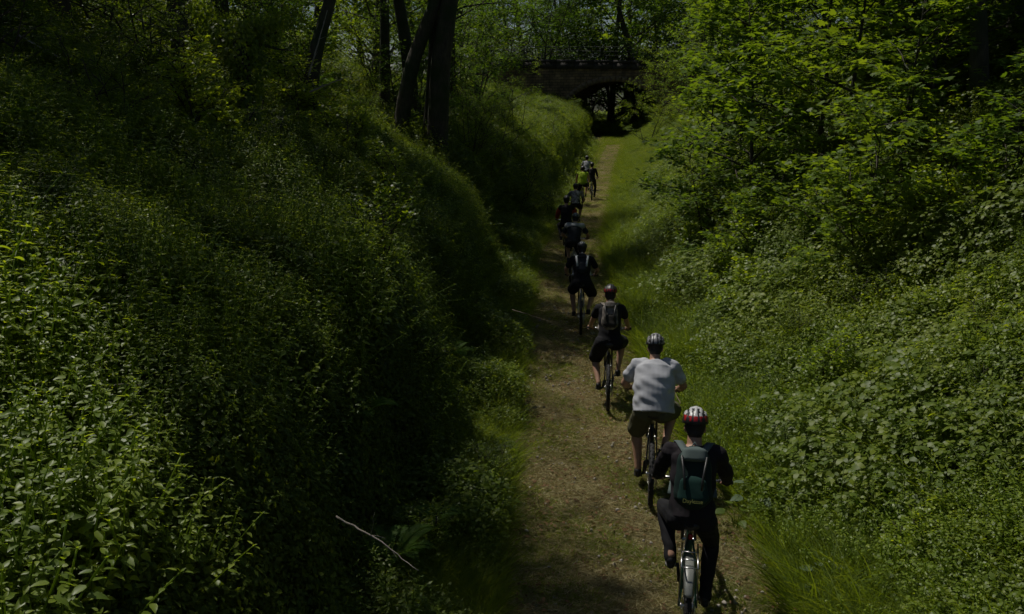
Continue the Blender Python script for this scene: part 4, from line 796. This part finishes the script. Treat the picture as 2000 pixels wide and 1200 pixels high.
def helmet(parent, c, sc, pat, mats, tilt):
    nu, nv = 40, 14; ph = np.arange(nu)*2*math.pi/nu; th = np.linspace(.0, 1.0, nv)
    V = []; rot = np.array(Matrix.Rotation(tilt, 3, 'X'))
    for layer in (1, 0):
        for t in th:
            T_ = .06+t*1.62; rr = 1.0-.05*(t > .92)
            for a in ph:
                x, y = math.cos(a)*math.sin(T_), math.sin(a)*math.sin(T_); z = math.cos(T_)
                g = 1-.055*(math.cos(x*17) < -.15)*(.12 < t < .86)
                k = (g if layer else .86)*rr; V.append([x*.102*k, y*.135*k-.005, z*.112*k*(1 if z > 0 else .7)])
    V = np.array(V) @ rot.T*sc+np.array(c); Q = []; mi = []
    for i in range(nv-1):
        for j in range(nu):
            a, b = i*nu+j, i*nu+(j+1) % nu; Q.append([a, a+nu, b+nu, b])
            xx = math.cos((j+.5)*2*math.pi/nu)*math.sin(.06+(i+.5)/(nv-1)*1.62); groove = math.cos(xx*17) < -.15 and .12 < i/(nv-1) < .86
            mi.append(pat(i/(nv-1), abs(xx), groove))
    o = nu*nv
    for i in range(nv-1):
        for j in range(nu): a, b = o+i*nu+j, o+i*nu+(j+1) % nu; Q.append([a, b, b+nu, a+nu]); mi.append(2)
    for j in range(nu): a, b = (nv-1)*nu+j, (nv-1)*nu+(j+1) % nu; Q.append([a, a+o, b+o, b]); mi.append(2)
    Q.append([j for j in range(4)]); Q = Q[:-1]
    me = mesh_from(V, np.array(Q), 'helmet', True, mi=mi)
    # close the crown
    h = link('helmet', me, mats, parent); cm = MB(); cm.add(*ball_arr(np.array(c)+rot @ np.array([0, -.005, .108])*sc, (.018*sc, .02*sc, .006), 12, 6)); cm.build('crown_badge', mats[pat(0, 0, False)], h, True)
    return h
def loft_pack(c, up, back, W, H, D, n=14, k=28, taper=.75, e=3.2):
    up = norm(np.array(up, float)); back = norm(np.array(back, float)); X = np.array([1., 0, 0]); V = []
    for i in range(n):
        t = i/(n-1); cap = min(1, math.sin(min(t, 1-t)*math.pi*2.2) if min(t, 1-t) < .227 else 1); cap = max(cap, .12)**.55
        ww = W/2*(1-(1-taper)*t)*cap; dd = D/2*(1-.25*t)*cap
        for j in range(k):
            a = j*2*math.pi/k; ca, sa = math.cos(a), math.sin(a)
            V.append(np.array(c)+X*ww*np.sign(ca)*abs(ca)**(2/e)+back*dd*np.sign(sa)*abs(sa)**(2/e)+up*(t-.5)*H)
    V += [np.array(c)-up*H/2, np.array(c)+up*H/2]; Q = [[i*k+j, i*k+(j+1) % k, (i+1)*k+(j+1) % k, (i+1)*k+j] for i in range(n-1) for j in range(k)]
    T = [q[:3] for q in Q]+[[q[0], q[2], q[3]] for q in Q]+[[n*k, (j+1) % k, j] for j in range(k)]+[[n*k+1, (n-1)*k+j, (n-1)*k+(j+1) % k] for j in range(k)]
    return np.array(V), np.array(T)
def make_rider(i, s):
    """s: dict of pose, build and clothing; origin = ground under the crank"""
    px, Y = s['px'], s['Y']; Yo = Y+.44*math.cos(s.get('yaw', 0)); x0 = gx(px, Yo, 1.0); z0 = float(np.mean([gz(x0, Yo-.4), gz(x0, Yo+.5)]))+.012
    yaw = s.get('yaw', 0.)-math.atan2(x0, Yo)*.92; roll = s.get('roll', 0.)
    M4 = (Vector((x0, Yo, z0)), Euler((0, roll, yaw)), s.get('sc', 1.))
    bike = empty('bicycle', *M4); tag(bike, s['bike_label'], 'bicycle', 'bicycles ridden in single file')
    ang = R(s['ang']); make_bike(bike, s['fcol'], 'frame_paint', ang, s.get('guard'), .93, s.get('light', False))
    r = empty('person', *M4); tag(r, s['label'], 'person', 'cyclists riding along the path')
    b = s.get('b', 1.); ln = R(s['lean']); vox = s.get('vox', .008)
    H = np.array([0, -.19, 1.0]); up1 = np.array([0, math.sin(ln*.75), math.cos(ln*.75)]); up2 = np.array([0, math.sin(ln*1.2), math.cos(ln*1.2)])
    S1 = H+up1*.13; S2 = S1+norm(up1+up2)*.16; S3 = S2+up2*.17; NB = S3+up2*.055
    hd = norm(up2+np.array([0, .12+s.get('look', 0), .65])); HC = NB+hd*.145+np.array([0, .02, 0])
    tx = s.get('hx', 0); HC = HC+[tx, 0, 0]
    side = lambda v, q: np.array([q*v[0], v[1], v[2]])
    # limbs
    joints = {}
    for q in (-1, 1):
        sh = S3+up2*-.005+[q*(.03+.14*b), .01, 0]; wr = np.array([q*.285, .37, 1.045]); el, wr = ik(sh, wr, .285, .265, (q*s.get('elb', 1.0)*.6, -.25, -.75))
        aq = ang if q == 1 else ang+math.pi; pd = np.array([q*.142, .17*math.cos(aq), .30+.17*math.sin(aq)]); hipj = H+[q*.092, .01, -.05]
        tf = .25 if math.sin(aq) < 0 else .05; an = pd+[0, -.075, .105]; kn, an = ik(hipj, an, .42, .42, (q*.28, 1, .25)); joints[q] = (sh, el, wr, hipj, kn, an, pd)
    body = MB(); sp = np.array([H-up1*.07, H, S1, S2, S3-up2*.03, S3+up2*.01, NB])
    rx = np.array([.105, .155, .135, .150, .155, .125, .062])*b; ry = np.array([.085, .115, .10, .11, .10, .08, .058])*b
    tt = np.linspace(0, 6, 25); f = lambda a: np.interp(tt, np.arange(7), a)
    spi = np.stack([f(sp[:, k]) for k in range(3)], -1); UPV = (0, -1, 0)
    body.add(*tube_arr(spi, 1., 22, (f(rx), f(ry)), up=UPV))
    limb(body, [NB-up2*.03, NB+hd*.06, HC-hd*.06], [.062, .056, .055])
    body.add(*ball_arr(HC, (.074, .094, .112), 20, 14)); fwd = norm(np.cross([1., 0, 0], -hd)) if False else np.array([0, hd[2], -hd[1]])
    body.add(*ball_arr(HC+fwd*.035-hd*.062, (.052, .06, .05), 14, 10)); body.add(*ball_arr(HC+fwd*.098-hd*.028, (.013, .02, .024), 8, 6))
    body.add(*ball_arr(HC+fwd*.082-hd*.072, (.026, .016, .010), 8, 6))
    for q in (-1, 1):
        body.add(*ball_arr(HC+np.array([q*.076, 0, 0])-hd*.022, (.012, .02, .032), 8, 6))
        sh, el, wr, hipj, kn, an, pd = joints[q]; am = s.get('arm', 1.)*b
        limb(body, [sh-[q*.05, 0, 0], sh], [.062*b, .058*b]); limb(body, [sh, sh+(el-sh)*.45, el, el+(wr-el)*.35, wr], np.array([.054, .047, .038, .040, .026])*am)
        limb(body, [hipj+[0, -.03, .02], hipj+(kn-hipj)*.4, kn, kn+(an-kn)*.32, kn+(an-kn)*.75, an], np.array([.092, .078, .056, .057, .040, .036])*(.5+.5*b))
        limb(body, [an, an+[0, .03, -.06], pd+[0, .03, .035]], [.036, .034, .03])
        # hand closed round the grip
        gp_ = np.array([q*.285, .405, 1.018]); hd_ = norm(gp_-wr); limb(body, [wr, wr+(gp_-wr)*.55+[0, 0, .014], gp_+[0, -.004, .03]], [.026, .030, .026])
        for fi in range(4):
            fx = gp_+[q*(-.036+.024*fi), 0, .0]; ln_ = 1-.08*abs(fi-1.3)
            P = [fx+[0, -.004, .028], fx+[0, .024*ln_, .026], fx+[0, .034*ln_, .004], fx+[0, .024*ln_, -.020], fx+[0, .004, -.026]]; limb(body, P, [.0105, .0095, .009, .0085, .0075], 8)
        limb(body, [gp_+[-q*.035, -.03, .01], gp_+[-q*.05, -.022, -.008], gp_+[-q*.035, .002, -.026]], [.011, .010, .008], 8)
    link('body', blob(body, vox), M['skin'], r)
    for q in (-1, 1):
        em = MB(); em.add(*ball_arr(HC+fwd*.083+np.array([q*.03, 0, 0])+hd*.004, .0125, 10, 8)); em.build('eye', M['eye'], r, True)
    hm = MB(); hm.add(*ball_arr(HC-fwd*.014+hd*.012, (.082, .092, .112), 20, 14)); hm.add(*ball_arr(HC-fwd*.045-hd*.055, (.062, .045, .05), 14, 10)); link('hair', blob(hm, max(vox, .007), 2), M['hair'], r)
    helmet(r, HC+hd*.035-fwd*.004, 1.06, s['pat'], s['hmats'], -math.atan2(hd[1], hd[2])*.75-.05+.1)
    # torso garment
    tm = MB(); ex = s.get('loose', .014); k0 = s.get('hem', 1)
    a0 = 2.2 if k0 == 2 else (1.2 if k0 == 1 else .6); t2 = np.linspace(a0, 5.75, 22); f2 = lambda a: np.interp(t2*1., np.arange(7), a)
    s2 = np.stack([f2(sp[:, k]) for k in range(3)], -1); s2[0] -= up1*.0; s2 = np.concatenate([[s2[0]-up1*s.get('drop', .05)], s2]); rxx = f2(rx)+ex+.004; ryy = f2(ry)+ex+.004
    be = s.get('belly', 0.); rxx = rxx+be*np.exp(-((t2-2.2)/1.2)**2); ryy = ryy+be*np.exp(-((t2-2.2)/1.2)**2)
    tm.add(*tube_arr(s2, 1., 26, (np.concatenate([[rxx[0]+.008], rxx]), np.concatenate([[ryy[0]+.008], ryy])), up=UPV))
    for q in (-1, 1):
        sh, el, wr, *_ = joints[q]; limb(tm, [sh-[q*.07, 0, 0], sh], [.058*b+ex, .055*b+ex*.6])
        if s['sleeve'] == 'short': limb(tm, [sh, sh+(el-sh)*.4, sh+(el-sh)*.58], np.array([.054, .054, .058])*b+ex*.6)
        elif s['sleeve'] == 'long': limb(tm, [sh, sh+(el-sh)*.5, el, el+(wr-el)*.5, el+(wr-el)*.93], np.array([.060, .054, .048, .044, .034])*b+ex*.6)
    top = link('shirt' if s['sleeve'] == 'short' else 'jacket', blob(tm, vox, 5, .5, s.get('wr', .0035)), s['top'], r)
    if s.get('yoke'):
        ym = MB(); ym.add(*tube_arr(np.stack([S3-up2*.09, S3-up2*.03, S3+up2*.01, NB-up2*.01]), 1., 26, (np.array([.176, .178, .15, .09])*b+ex, np.array([.125, .122, .10, .075])*b+ex), up=UPV))
        for q in (-1, 1): sh = joints[q][0]; limb(ym, [sh-[q*.07, 0, 0], sh], [.070*b+ex, .066*b+ex])
        link('shoulder_yoke', blob(ym, vox, 4), s['yoke'], top)
    if s.get('cuff'):
        for q in (-1, 1):
            sh, el, wr, *_ = joints[q]; cm = MB(); limb(cm, [sh+(el-sh)*.35, el, el+(wr-el)*.8], np.array([.066, .058, .046])*b+ex); link('sleeve', blob(cm, vox, 3), s['cuff'], top)
    # trousers
    pm = MB(); pm.add(*tube_arr(np.stack([H-up1*.10, H-up1*.03, H+up1*.05, S1+up1*.02]), 1., 24, (np.array([.12, .168, .160, .142])*b+.008, np.array([.10, .128, .118, .106])*b+.008), up=UPV))
    for q in (-1, 1):
        _, _, _, hipj, kn, an, pd = joints[q]; lb = .5+.5*b
        if s['legs'] == 'long': limb(pm, [hipj+[0, -.03, .01], hipj+(kn-hipj)*.4, kn, kn+(an-kn)*.32, kn+(an-kn)*.8, an+[0, 0, -.035]], np.array([.103, .09, .066, .064, .050, .048])*lb+s.get('bag', 0))
        else: limb(pm, [hipj+[0, -.03, .01], hipj+(kn-hipj)*.45, hipj+(kn-hipj)*s.get('slen', .88)], np.array([.106, .098, .092])*lb+s.get('bag', 0))
    link('trousers' if s['legs'] == 'long' else 'shorts', blob(pm, vox, 4, .5, .003), s['bottom'], r)
    for q in (-1, 1):
        pd = joints[q][6]; fm = MB(); an = joints[q][5]
        limb(fm, [an+[0, -.012, -.035], pd+[0, -.085, .045]], [.043, .036]); limb(fm, [pd+[0, -.10, .034], pd+[0, 0, .036], pd+[0, .075, .036], pd+[0, .125, .032]], [.033, .040, .040, .028]); sh_ = link('shoe', blob(fm, min(vox, .007), 3), s.get('shoe', M['plastic']), r)
        so = MB(); V, T = loft_pack(pd+[0, .01, .014], (0, 0, 1), (0, 1, 0), .088, .018, .27, 4, 20, .98, 2.4); so.add(V, T); so.build('sole', s.get('sole', M['plastic']), sh_)
    # backpack
    if s.get('pack'):
        pk = s['pack']; o = empty('backpack', *M4); tag(o, pk['label'], 'backpack', 'backpacks worn by the cyclists'); back = norm(np.array([0, -up2[2]-.1, up2[1]])); upp = norm(S3-S1); back = np.array([0, -upp[2], upp[1]])
        c = (S1+S3)/2+back*(.10*b+.02+pk['D']/2)+upp*pk.get('lift', .02); bm = MB(); bm.add(*loft_pack(c, upp, back, pk['W'], pk['H'], pk['D'])); bo = link('pack_body', blob(bm, .008, 2, .5, .003), pk['mat'], o)
        fm = MB(); fm.add(*loft_pack(c+back*pk['D']*.42-upp*pk['H']*.2, upp, back, pk['W']*.8, pk['H']*.46, pk['D']*.42)); link('front_pocket', blob(fm, .008, 2, .5, .002), pk.get('mat2', pk['mat']), o)
        lm = MB(); lm.add(*loft_pack(c+upp*pk['H']*.36+back*.02, upp, back, pk['W']*.72, pk['H']*.26, pk['D']*1.02)); link('top_lid', blob(lm, .008, 2, .5, .002), pk.get('mat3', pk['mat']), o)
        for q in (-1, 1):
            sh = joints[q][0]; A = [c+upp*pk['H']*.36+[q*.05, 0, 0]-back*pk['D']*.3, NB+[q*.085*b, 0, 0]+back*.075*b-up2*.02, S3+[q*.125*b, 0, 0]+up2*(.085*b)+[0, .02, 0], S3+[q*.13*b, 0, 0]-back*(.13*b)-up2*.05, S2+[q*.13*b, 0, 0]-back*(.13*b), S1+[q*.15*b, 0, 0]+back*.02]
            t = np.linspace(0, 5, 26); P = np.stack([np.interp(t, range(6), [p[k] for p in A]) for k in range(3)], -1)
            for _ in range(3): P[1:-1] = (P[:-2]+2*P[1:-1]+P[2:])/4
            n_ = len(P); Tn = norm(np.gradient(P, axis=0)); hn = norm(np.cross(Tn, [1., 0, 0])); xd = np.array([1., 0, 0]); V = []
            for p, h in zip(P, hn):
                for a, c2 in ((-.03, -.006), (.03, -.006), (.03, .006), (-.03, .006)): V.append(p+xd*a+h*c2)
            Q = [[k*4+j, k*4+(j+1) % 4, k*4+4+(j+1) % 4, k*4+4+j] for k in range(n_-1) for j in range(4)]+[[3, 2, 1, 0], [(n_-1)*4+j for j in range(4)]]
            sm = MB(); sm.add(V, Q); sm.build('shoulder_strap', pk.get('strap', pk['mat']), o)
        tube_obj('haul_loop', [([c+upp*pk['H']*.46+[-.03, 0, 0]-back*pk['D']*.35, c+upp*(pk['H']*.46+.05)-back*pk['D']*.35, c+upp*pk['H']*.46+[.03, 0, 0]-back*pk['D']*.35], .007)], pk.get('strap', pk['mat']), o, 6)
        for q in (-1, 1):
            wx = pk.get('webx', .3); P = [c+back*pk['D']*.52+[q*pk['W']*wx, 0, 0]+upp*pk['H']*.33, c+back*pk['D']*.62+[q*pk['W']*(wx-.08), 0, 0]-upp*0, c+back*pk['D']*.66+[q*pk['W']*(wx-.1), 0, 0]-upp*pk['H']*.2]
            tube_obj('compression_strap', [(P, pk.get('webr', .009))], pk.get('web', M['plastic']), o, 6)
        if pk.get('text'):
            cu = bpy.data.curves.new('t', 'FONT'); cu.body = pk['text']; cu.size = .042; cu.extrude = .002; cu.align_x = 'CENTER'; to = bpy.data.objects.new('t', cu); C.objects.link(to); dg = bpy.context.evaluated_depsgraph_get()
            me = bpy.data.meshes.new_from_object(to.evaluated_get(dg)); bpy.data.objects.remove(to); lo = link('lettering', me, pk['tmat'], o); tp = c+back*(pk['D']*.66)-upp*pk['H']*.40
            me.transform(Matrix(((1, 0, 0), (0, upp[1], back[1]), (0, upp[2], back[2]))).to_4x4()); me.transform(Matrix.Translation(Vector(tp)))
    return r
def pat_white_red(t, x, g):
    if g: return 2
    if t > .80: return 2
    return 0 if t < .60 else 1
def pat_stripe(t, x, g): return 2 if g or t > .86 else 0
def pat_red_low(t, x, g): return 2 if g or t < .62 or t > .9 else 1
def pat_white_top(t, x, g): return 0 if t < .5 and not g else 2
def pat_dark(t, x, g): return 2
white = plain('helmet_white', (.5, .5, .5), .35, vary=.05); red = plain('helmet_red', (.35, .012, .015), .35, vary=.1); grey = plain('helmet_grey', (.22, .22, .23), .4)
HM = [white, red, M['plastic']]
T = lambda n, c: cloth(n, c)
wshirt = T('white_shirt', (.45, .46, .49)); khaki = T('khaki_cloth', (.10, .095, .055)); navy = T('navy_cloth', (.025, .028, .035)); green = cloth('green_pack_fabric', (.009, .024, .020)); greenl = cloth('grey_green_pack_fabric', (.09, .12, .115)); greyc = T('grey_cloth', (.30, .31, .33))
camo = plain('patterned_pack_fabric', (.15, .13, .11), .8, vary=.9, scale=16); patt = plain('patterned_grey_cloth', (.22, .21, .24), .8, vary=.95, scale=12); yel = T('yellow_vest_cloth', (.32, .45, .02)); redc = T('red_cloth', (.38, .05, .03)); yt = plain('yellow_lettering', (.32, .33, .08), .6); soleg = plain('grey_sole', (.35, .35, .33), .6)
RD = [
 dict(px=1350, Y=6.34, sc=1.06, lean=22, ang=-82, vox=.006, b=1.06, look=.0, sleeve='long', legs='long', top=cloth('black_jacket_cloth', (.016, .013, .016)), bottom=M['black'], hem=1, loose=.016, wr=.006, pat=pat_white_red, hmats=HM, fcol=(.02, .10, .06), guard=(.19, .20, .18), sole=soleg, light=True, elb=1.2,
      pack=dict(label='dark green backpack with pale straps worn by the nearest cyclist', W=.31, H=.47, D=.18, mat=green, mat2=cloth('dark_green_pack_fabric', (.008, .035, .028)), mat3=greenl, strap=greenl, text='Daylesse', tmat=yt, lift=-.03),
      label='cyclist in black clothes and a white and red helmet, nearest to the camera', bike_label='bicycle with a pale rear mudguard under the nearest cyclist'),
 dict(px=1276, Y=8.95, sc=1.04, lean=30, ang=100, vox=.007, b=1.15, look=.0, sleeve='short', legs='short', top=wshirt, bottom=khaki, hem=1, loose=.024, drop=.08, belly=.035, wr=.007, pat=pat_stripe, hmats=[grey, red, M['plastic']], fcol=(.02, .02, .022), slen=.92, bag=.012, elb=1.1, arm=1.0,
      label='broad cyclist in a white t-shirt and khaki shorts', bike_label='black bicycle under the cyclist in the white t-shirt'),
 dict(px=1190, Y=12.0, lean=22, ang=20, vox=.008, b=1.0, look=.0, sleeve='short', legs='short', top=M['black'], bottom=M['black'], hem=1, pat=pat_red_low, hmats=HM, fcol=(.03, .03, .03), bag=.016, elb=.9, light=False,
      pack=dict(label='small patterned dark backpack on the cyclist ahead of the white t-shirt', W=.26, H=.42, D=.13, mat=camo, mat2=cloth('brown_pack_fabric', (.03, .028, .022)), strap=camo),
      label='cyclist in black t-shirt and shorts with a black and red helmet', bike_label='black mountain bike under the cyclist with the black and red helmet'),
 dict(px=1136, Y=16.4, lean=28, ang=160, vox=.009, b=1.05, look=.0, sleeve='short', legs='short', top=M['black'], bottom=M['black'], hem=1, pat=pat_white_top, hmats=HM, fcol=(.4, .4, .4), bag=.014, elb=1.4,
      pack=dict(label='flat dark backpack with white shoulder straps', W=.25, H=.40, D=.07, mat=navy, strap=plain('white_strap', (.6, .6, .6), .7), web=plain('white_trim', (.6, .6, .62), .7), webx=.46, webr=.02),
      label='cyclist with white shoulder straps and a white topped helmet', bike_label='silver bicycle under the cyclist with white straps'),
 dict(px=1122, Y=21.6, lean=34, ang=-100, vox=.010, b=1.1, yaw=R(-8), sleeve='short', legs='short', top=navy, yoke=greyc, bottom=M['black'], hem=1, pat=pat_stripe, hmats=[grey, red, M['plastic']], fcol=(.3, .3, .3), elb=1.2,
      label='cyclist with grey shoulders on a dark jersey', bike_label='bicycle under the cyclist with grey shoulders'),
 dict(px=1106, Y=25.4, lean=16, ang=-90, vox=.011, b=1.0, sleeve='long', legs='long', top=M['black'], cuff=redc, bottom=M['black'], hem=1, pat=pat_dark, hmats=HM, fcol=(.03, .03, .03), elb=2.0,
      label='cyclist in black with red sleeves', bike_label='dark bicycle under the cyclist with red sleeves'),
 dict(px=1124, Y=30.5, lean=34, ang=10, vox=.012, b=1.0, sleeve='short', legs='short', top=patt, bottom=M['black'], hem=1, pat=pat_dark, hmats=HM, fcol=(.03, .03, .03),
      label='cyclist in a patterned grey top behind the yellow vest', bike_label='bicycle under the cyclist in the patterned grey top'),
 dict(px=1138, Y=39.0, lean=24, ang=30, vox=.013, b=1.12, sleeve='none', legs='short', top=yel, bottom=M['black'], hem=0, pat=pat_dark, hmats=HM, fcol=(.03, .03, .03), loose=.025,
      label='cyclist in a bright yellow vest', bike_label='bicycle under the cyclist in the yellow vest'),
 dict(px=1146, Y=45.5, lean=24, ang=90, vox=.014, b=1.0, sleeve='short', legs='short', top=greyc, bottom=M['black'], hem=1, pat=pat_dark, hmats=HM, fcol=(.03, .03, .03),
      label='cyclist in a grey top half hidden ahead of the yellow vest, farthest of the row', bike_label='bicycle of the farthest cyclist, hidden beyond the yellow vest'),
 dict(px=1156, Y=41.5, lean=14, ang=-90, vox=.014, b=.95, sleeve='long', legs='long', top=M['black'], bottom=M['black'], hem=1, pat=pat_dark, hmats=HM, fcol=(.03, .03, .03),
      label='cyclist in black just right of the yellow vest', bike_label='bicycle right of the yellow vest under the cyclist in black'),
]
for i, s in enumerate(RD): make_rider(i, s)

# ---------------------------------------------------------------- single plants, sticks
def fern_mesh(seed, L=.7, nf=11):
    g = np.random.default_rng(seed); mb = MB(); pos = []; ax = []; nr = []; sz = []
    for f in range(nf):
        a = f*2.4+g.normal()*.2; n = 38; t = np.linspace(0, 1, n); l = L*g.uniform(.8, 1.15); d = np.array([math.cos(a), math.sin(a), 0])
        P = d[None]*(l*t*(.85))[:, None]+np.array([0, 0, 1.])*(l*(1.05*t-.75*t**2.2))[:, None]; mb.add(*tube_arr(P, np.linspace(.005, .0015, n), 4), .2)
        sd = np.cross(d, [0, 0, 1.]); Tn = norm(np.gradient(P, axis=0))
        for j in range(3, n):
            for q in (-1, 1): pos.append(P[j]); ax.append(sd*q+Tn[j]*.35); nr.append(np.cross(sd*q, Tn[j])*q*-1+g.normal(size=3)*.1); sz.append(l*.2*math.sin(math.pi*min(1, .12+t[j]*.95))**.8+.01)
    pos = np.array(pos); sz = np.array(sz); V, T, r = leaves(pos, np.array(ax), np.array(nr), sz, sz*.17, 'quadl', rng=g); mb.add(V, T, r); m = mb.mesh('fronds'); m.materials.append(M['fern']); return m
FM = [fern_mesh(1), fern_mesh(2, .6, 9)]
for px, py, Y, sc, lb in [(795, 800, 7.6, 1.0, 'fern with lit fronds hanging on the dark bank face'), (760, 860, 7.0, .7, 'fern in the shade below the lit fern'), (545, 1195, 4.0, .7, 'fern at the bottom edge of the photo'), (690, 720, 8.2, .7, 'fern in the dark hollow of the bank face, higher than the lit fern'), (870, 560, 12.5, .8, 'fern hanging at the foot of the left bank'), (930, 420, 20, .9, 'fern on the bank edge beside the far riders'), (5, 360, 9.5, 1.0, 'fern at the left edge of the photo'),
    (625, 235, 20, 1.2, 'fern on the grassy left bank under the leaning trunk'), (455, 200, 15.0, 1.0, 'fern beside the ivy covered stump')]:
    p = at(px, py, Y); z = gz(p.x, Y); f = empty('fern', (p.x, Y, z+.22), (0, 0, px*.1)); f.scale = (sc,)*3; link('fronds', FM[px % 2], None, f); tag(f, lb, 'fern', 'ferns on the banks')
def stick(pts, r, label, mat='deadwood', twigs=0, seed=1):
    g = np.random.default_rng(seed); P = np.array([list(p) for p in pts]); n = 16; t = np.linspace(0, len(P)-1, n); Q = np.stack([np.interp(t, range(len(P)), P[:, k]) for k in range(3)], -1)
    for _ in range(3): Q[1:-1] = (Q[:-2]+2*Q[1:-1]+Q[2:])/4
    Q += g.normal(size=Q.shape)*.003; o = Q[0].copy(); mb = MB(); mb.add(*tube_arr(Q-o, np.linspace(r, r*.35, n), 7))
    for k in range(twigs):
        j = g.integers(2, n-2); d = norm(norm(Q[j+1]-Q[j])+g.normal(size=3)*.7); mb.add(*tube_arr(branch_path(g, Q[j]-o, d, g.uniform(.08, .28), 5, .2), np.linspace(r*.3, r*.08, 5), 4))
    x = mb.build('dead_branch', M[mat], None, True); x.location = o; tag(x, label, 'branch', 'dead branches')
stick([at(655, 1008, 5.6), at(740, 1055, 5.45), at(818, 1116, 5.3)], .008, 'pale dead stick poking out of the dark ditch at bottom left', twigs=3, seed=3)
stick([at(-10, 790, 5.2), at(90, 765, 5.25), at(190, 751, 5.3), at(275, 752, 5.35)], .010, 'thin pale branch lying across the sunlit nettles', twigs=1, seed=4)
stick([at(160, 905, 4.9), at(215, 840, 5.2), at(268, 780, 5.5)], .006, 'thin bent stalk rising from the nettles below the pale branch', 'twig', seed=5)
stick([at(20, 60, 15), at(70, 88, 14.6), at(125, 118, 14.2)], .02, 'pale bare stick in the dark upper left corner', twigs=6, seed=6)
stick([at(602, 150, 18.5), at(620, 90, 18.5), at(640, 20, 18.6)], .02, 'slender pale stem leaning before the dark trunk', twigs=3, seed=7)
stick([at(605, 180, 18.3), at(640, 165, 18.4), at(680, 150, 18.6)], .02, 'pale broken branch lying in the dark hollow', twigs=5, seed=8)
stick([at(1850, 870, 8.8), at(1890, 885, 8.5), at(1935, 905, 8.3)], .012, 'bare stick lying on the bramble slope', twigs=3, seed=9)
stick([at(1330, 790, 10.6), at(1318, 765, 10.8), at(1300, 740, 11.)], .006, 'thin dry stalk beside the cyclist in white', 'twig', seed=10)
stick([at(1800, 830, 9.6), at(1838, 800, 9.6), at(1850, 775, 9.7)], .008, 'arched bramble cane on the right slope', 'twig', seed=11)
stick([at(1000, 605, 14.5), at(1040, 617, 14.3), at(1085, 632, 14.1)], .006, 'dry stalk reaching over the left edge of the path', 'twig', seed=12)
def big_leaf_plant(x, y, sc, label, seed):
    g = np.random.default_rng(seed); b = empty('broad_leaved_plant', (x, y, gz(x, y))); b.scale = (sc,)*3; mb = MB(); lf = MB(); pos = []; ax = []
    for k in range(7):
        a = k*2.4; tip = np.array([math.cos(a)*.22, math.sin(a)*.22, .25+.2*g.random()]); mb.add(*tube_arr(np.array([[0, 0, -.03], tip*[.4, .4, .7], tip]), [.008, .006, .004], 5)); pos.append(tip); ax.append(np.array([math.cos(a), math.sin(a), -.1]))
    mb.build('stalks', M['herb'], b); s = g.uniform(.14, .26, 7); lf.add(*leaves(np.array(pos), np.array(ax), np.tile([0, 0, 1.], (7, 1))+g.normal(size=(7, 3))*.25, s, s*.85, 'ovate', rng=g)); lf.build('leaves', M['herb'] if seed % 2 else M['pale'], b); tag(b, label, 'plant', 'pale broad leaved plants')
for k, (px, Y, sc, lb) in enumerate([(1482, 8.6, .8, 'plant with one large pale leaf beside the nearest cyclist'), (1440, 8.3, .6, 'pale leaf low at the path edge beside the nearest cyclist'), (1370, 13.5, .7, 'pale broad leaves in the grass right of the path'), (1660, 8.0, .7, 'pale broad leaves amid the weeds on the right slope'), (1625, 6.9, .7, 'pale broad leaves on the right near the bottom of the photo')]):
    big_leaf_plant(gx(px, Y, .3), Y, sc, lb, 50+k)
